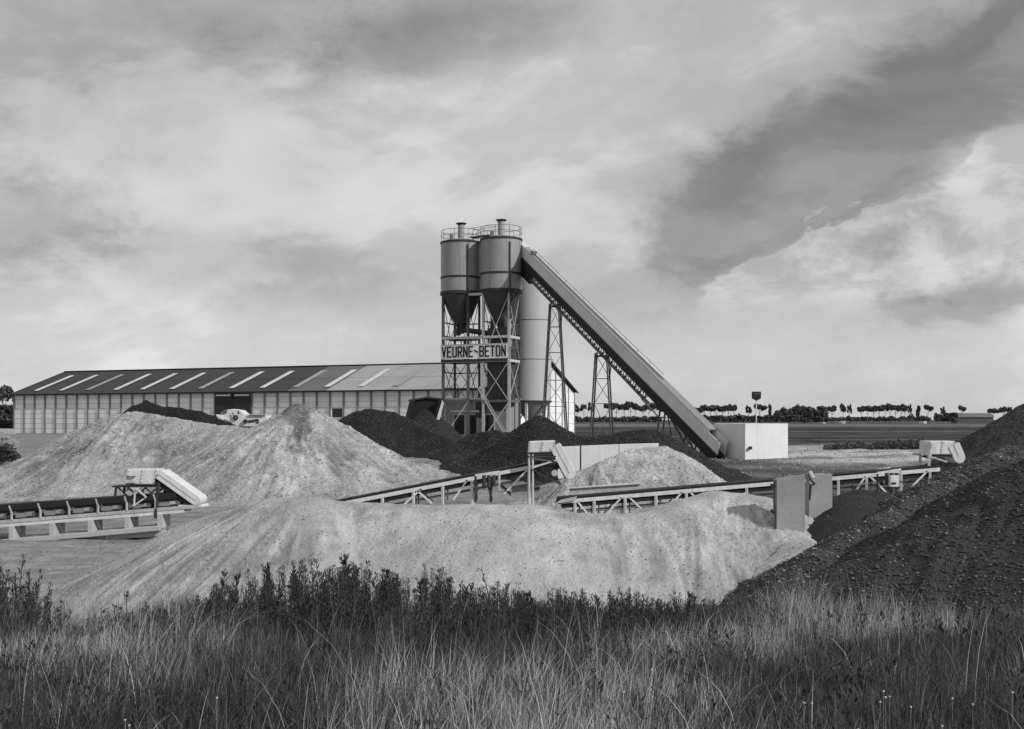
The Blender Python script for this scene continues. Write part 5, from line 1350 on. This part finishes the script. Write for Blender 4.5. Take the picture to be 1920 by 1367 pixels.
tag(weeds('weeds', sp[::2], .040, 13, nleaf=300, leaf=.0085, spread=.14), 'fine feathery weeds mixed into the dark belt', kind='stuff')
tag(weeds('weeds', sp[1::2], .036, 10, nleaf=130, leaf=.013), 'belt of dark leafy weeds along the far edge of the bank', kind='stuff')
sp = []
for k in range(420):
    y = rs.uniform(4.5, 9); p = rs.uniform(-60, 2000); x = (p - 960) / F * y
    if float(vn(np.array([x * .9]), np.array([y * .9]), 77)[0]) > .5: sp.append((x, y, rs.uniform(.15, .34)))
tag(weeds('weeds', sp, .045, 12, nleaf=70, spread=.3), 'low dark weeds scattered through the near grass', kind='stuff')
# the stems that stand clear of the belt, each a plant of its own
for px, py, y, lb in ((28, 1043, 10.4, 'tall thin dark weed at the far left edge of the bank'), (57, 1068, 10.2, 'shorter twin weed next to the leftmost tall weed'),
                      (238, 1110, 10.2, 'forked dark weed left of the tall straw clump'), (425, 1074, 10.5, 'bushy-headed weed at the left end of the dark belt'),
                      (505, 1060, 10.8, 'tall weed with a tufted head over the left part of the belt'), (553, 1070, 10.8, 'dense dark weed peak below the sand crest'),
                      (657, 1036, 10.9, 'tallest spiky weed against the pale sand'), (715, 1082, 10.8, 'leafy weed right of the tallest spiky one'),
                      (738, 1068, 10.8, 'pointed weed in the middle of the belt'), (795, 1082, 10.8, 'ragged weed left of the belt notch'),
                      (870, 1098, 10.6, 'weed with drooping head left of the notch'), (932, 1064, 10.6, 'thin lone stem standing above the belt centre'),
                      (984, 1108, 10.6, 'small tufted weed right of the lone stem'), (1080, 1140, 10.3, 'dark weed on the lower right part of the belt'),
                      (1122, 1122, 10.3, 'bushy weed right of the low dark one'), (1263, 1108, 10.2, 'thin branching weed alone near the right sand'),
                      (1294, 1150, 10.0, 'short weed beside the right branching one')):
    x = (px - 960) / F * y; ztop_ = H - (py - HY) / F * y; g = float(Gn(np.array([x]), np.array([y]))[0]); ztop_ = max(ztop_, g + .22)
    thin = any(w in lb for w in ('thin', 'twin', 'forked'))
    o = weeds('weed_plant', [(x, y, ztop_ - g)] + ([] if thin else [(x + rnd.uniform(-.05, .05), y + .04, (ztop_ - g) * .93)]), .035, int(px), nleaf=70 if thin else 130, spread=.08 if thin else .13, leaf=.016 if thin else .022)
    tag(o, lb, 'weed', 'single weeds rising above the belt')
# little white flower heads in the right foreground
fm = MB()
for k in range(26):
    y = rnd.uniform(4.4, 6.0); px = rnd.uniform(1500, 1930) if k % 4 else rnd.uniform(0, 1500); x = (px - 960) / F * y
    z = rnd.uniform(.25, .42); g = gz(x, y)
    z *= .8
    fm.box(x, y, g + z, .007, .007, .006, rnd.random()); fm.beam((x, y, g), (x, y, g + z), .001, .001)
tag(fm.build('flower_heads', M_WHITE), 'tiny white flower heads dotted through the near grass', kind='stuff')
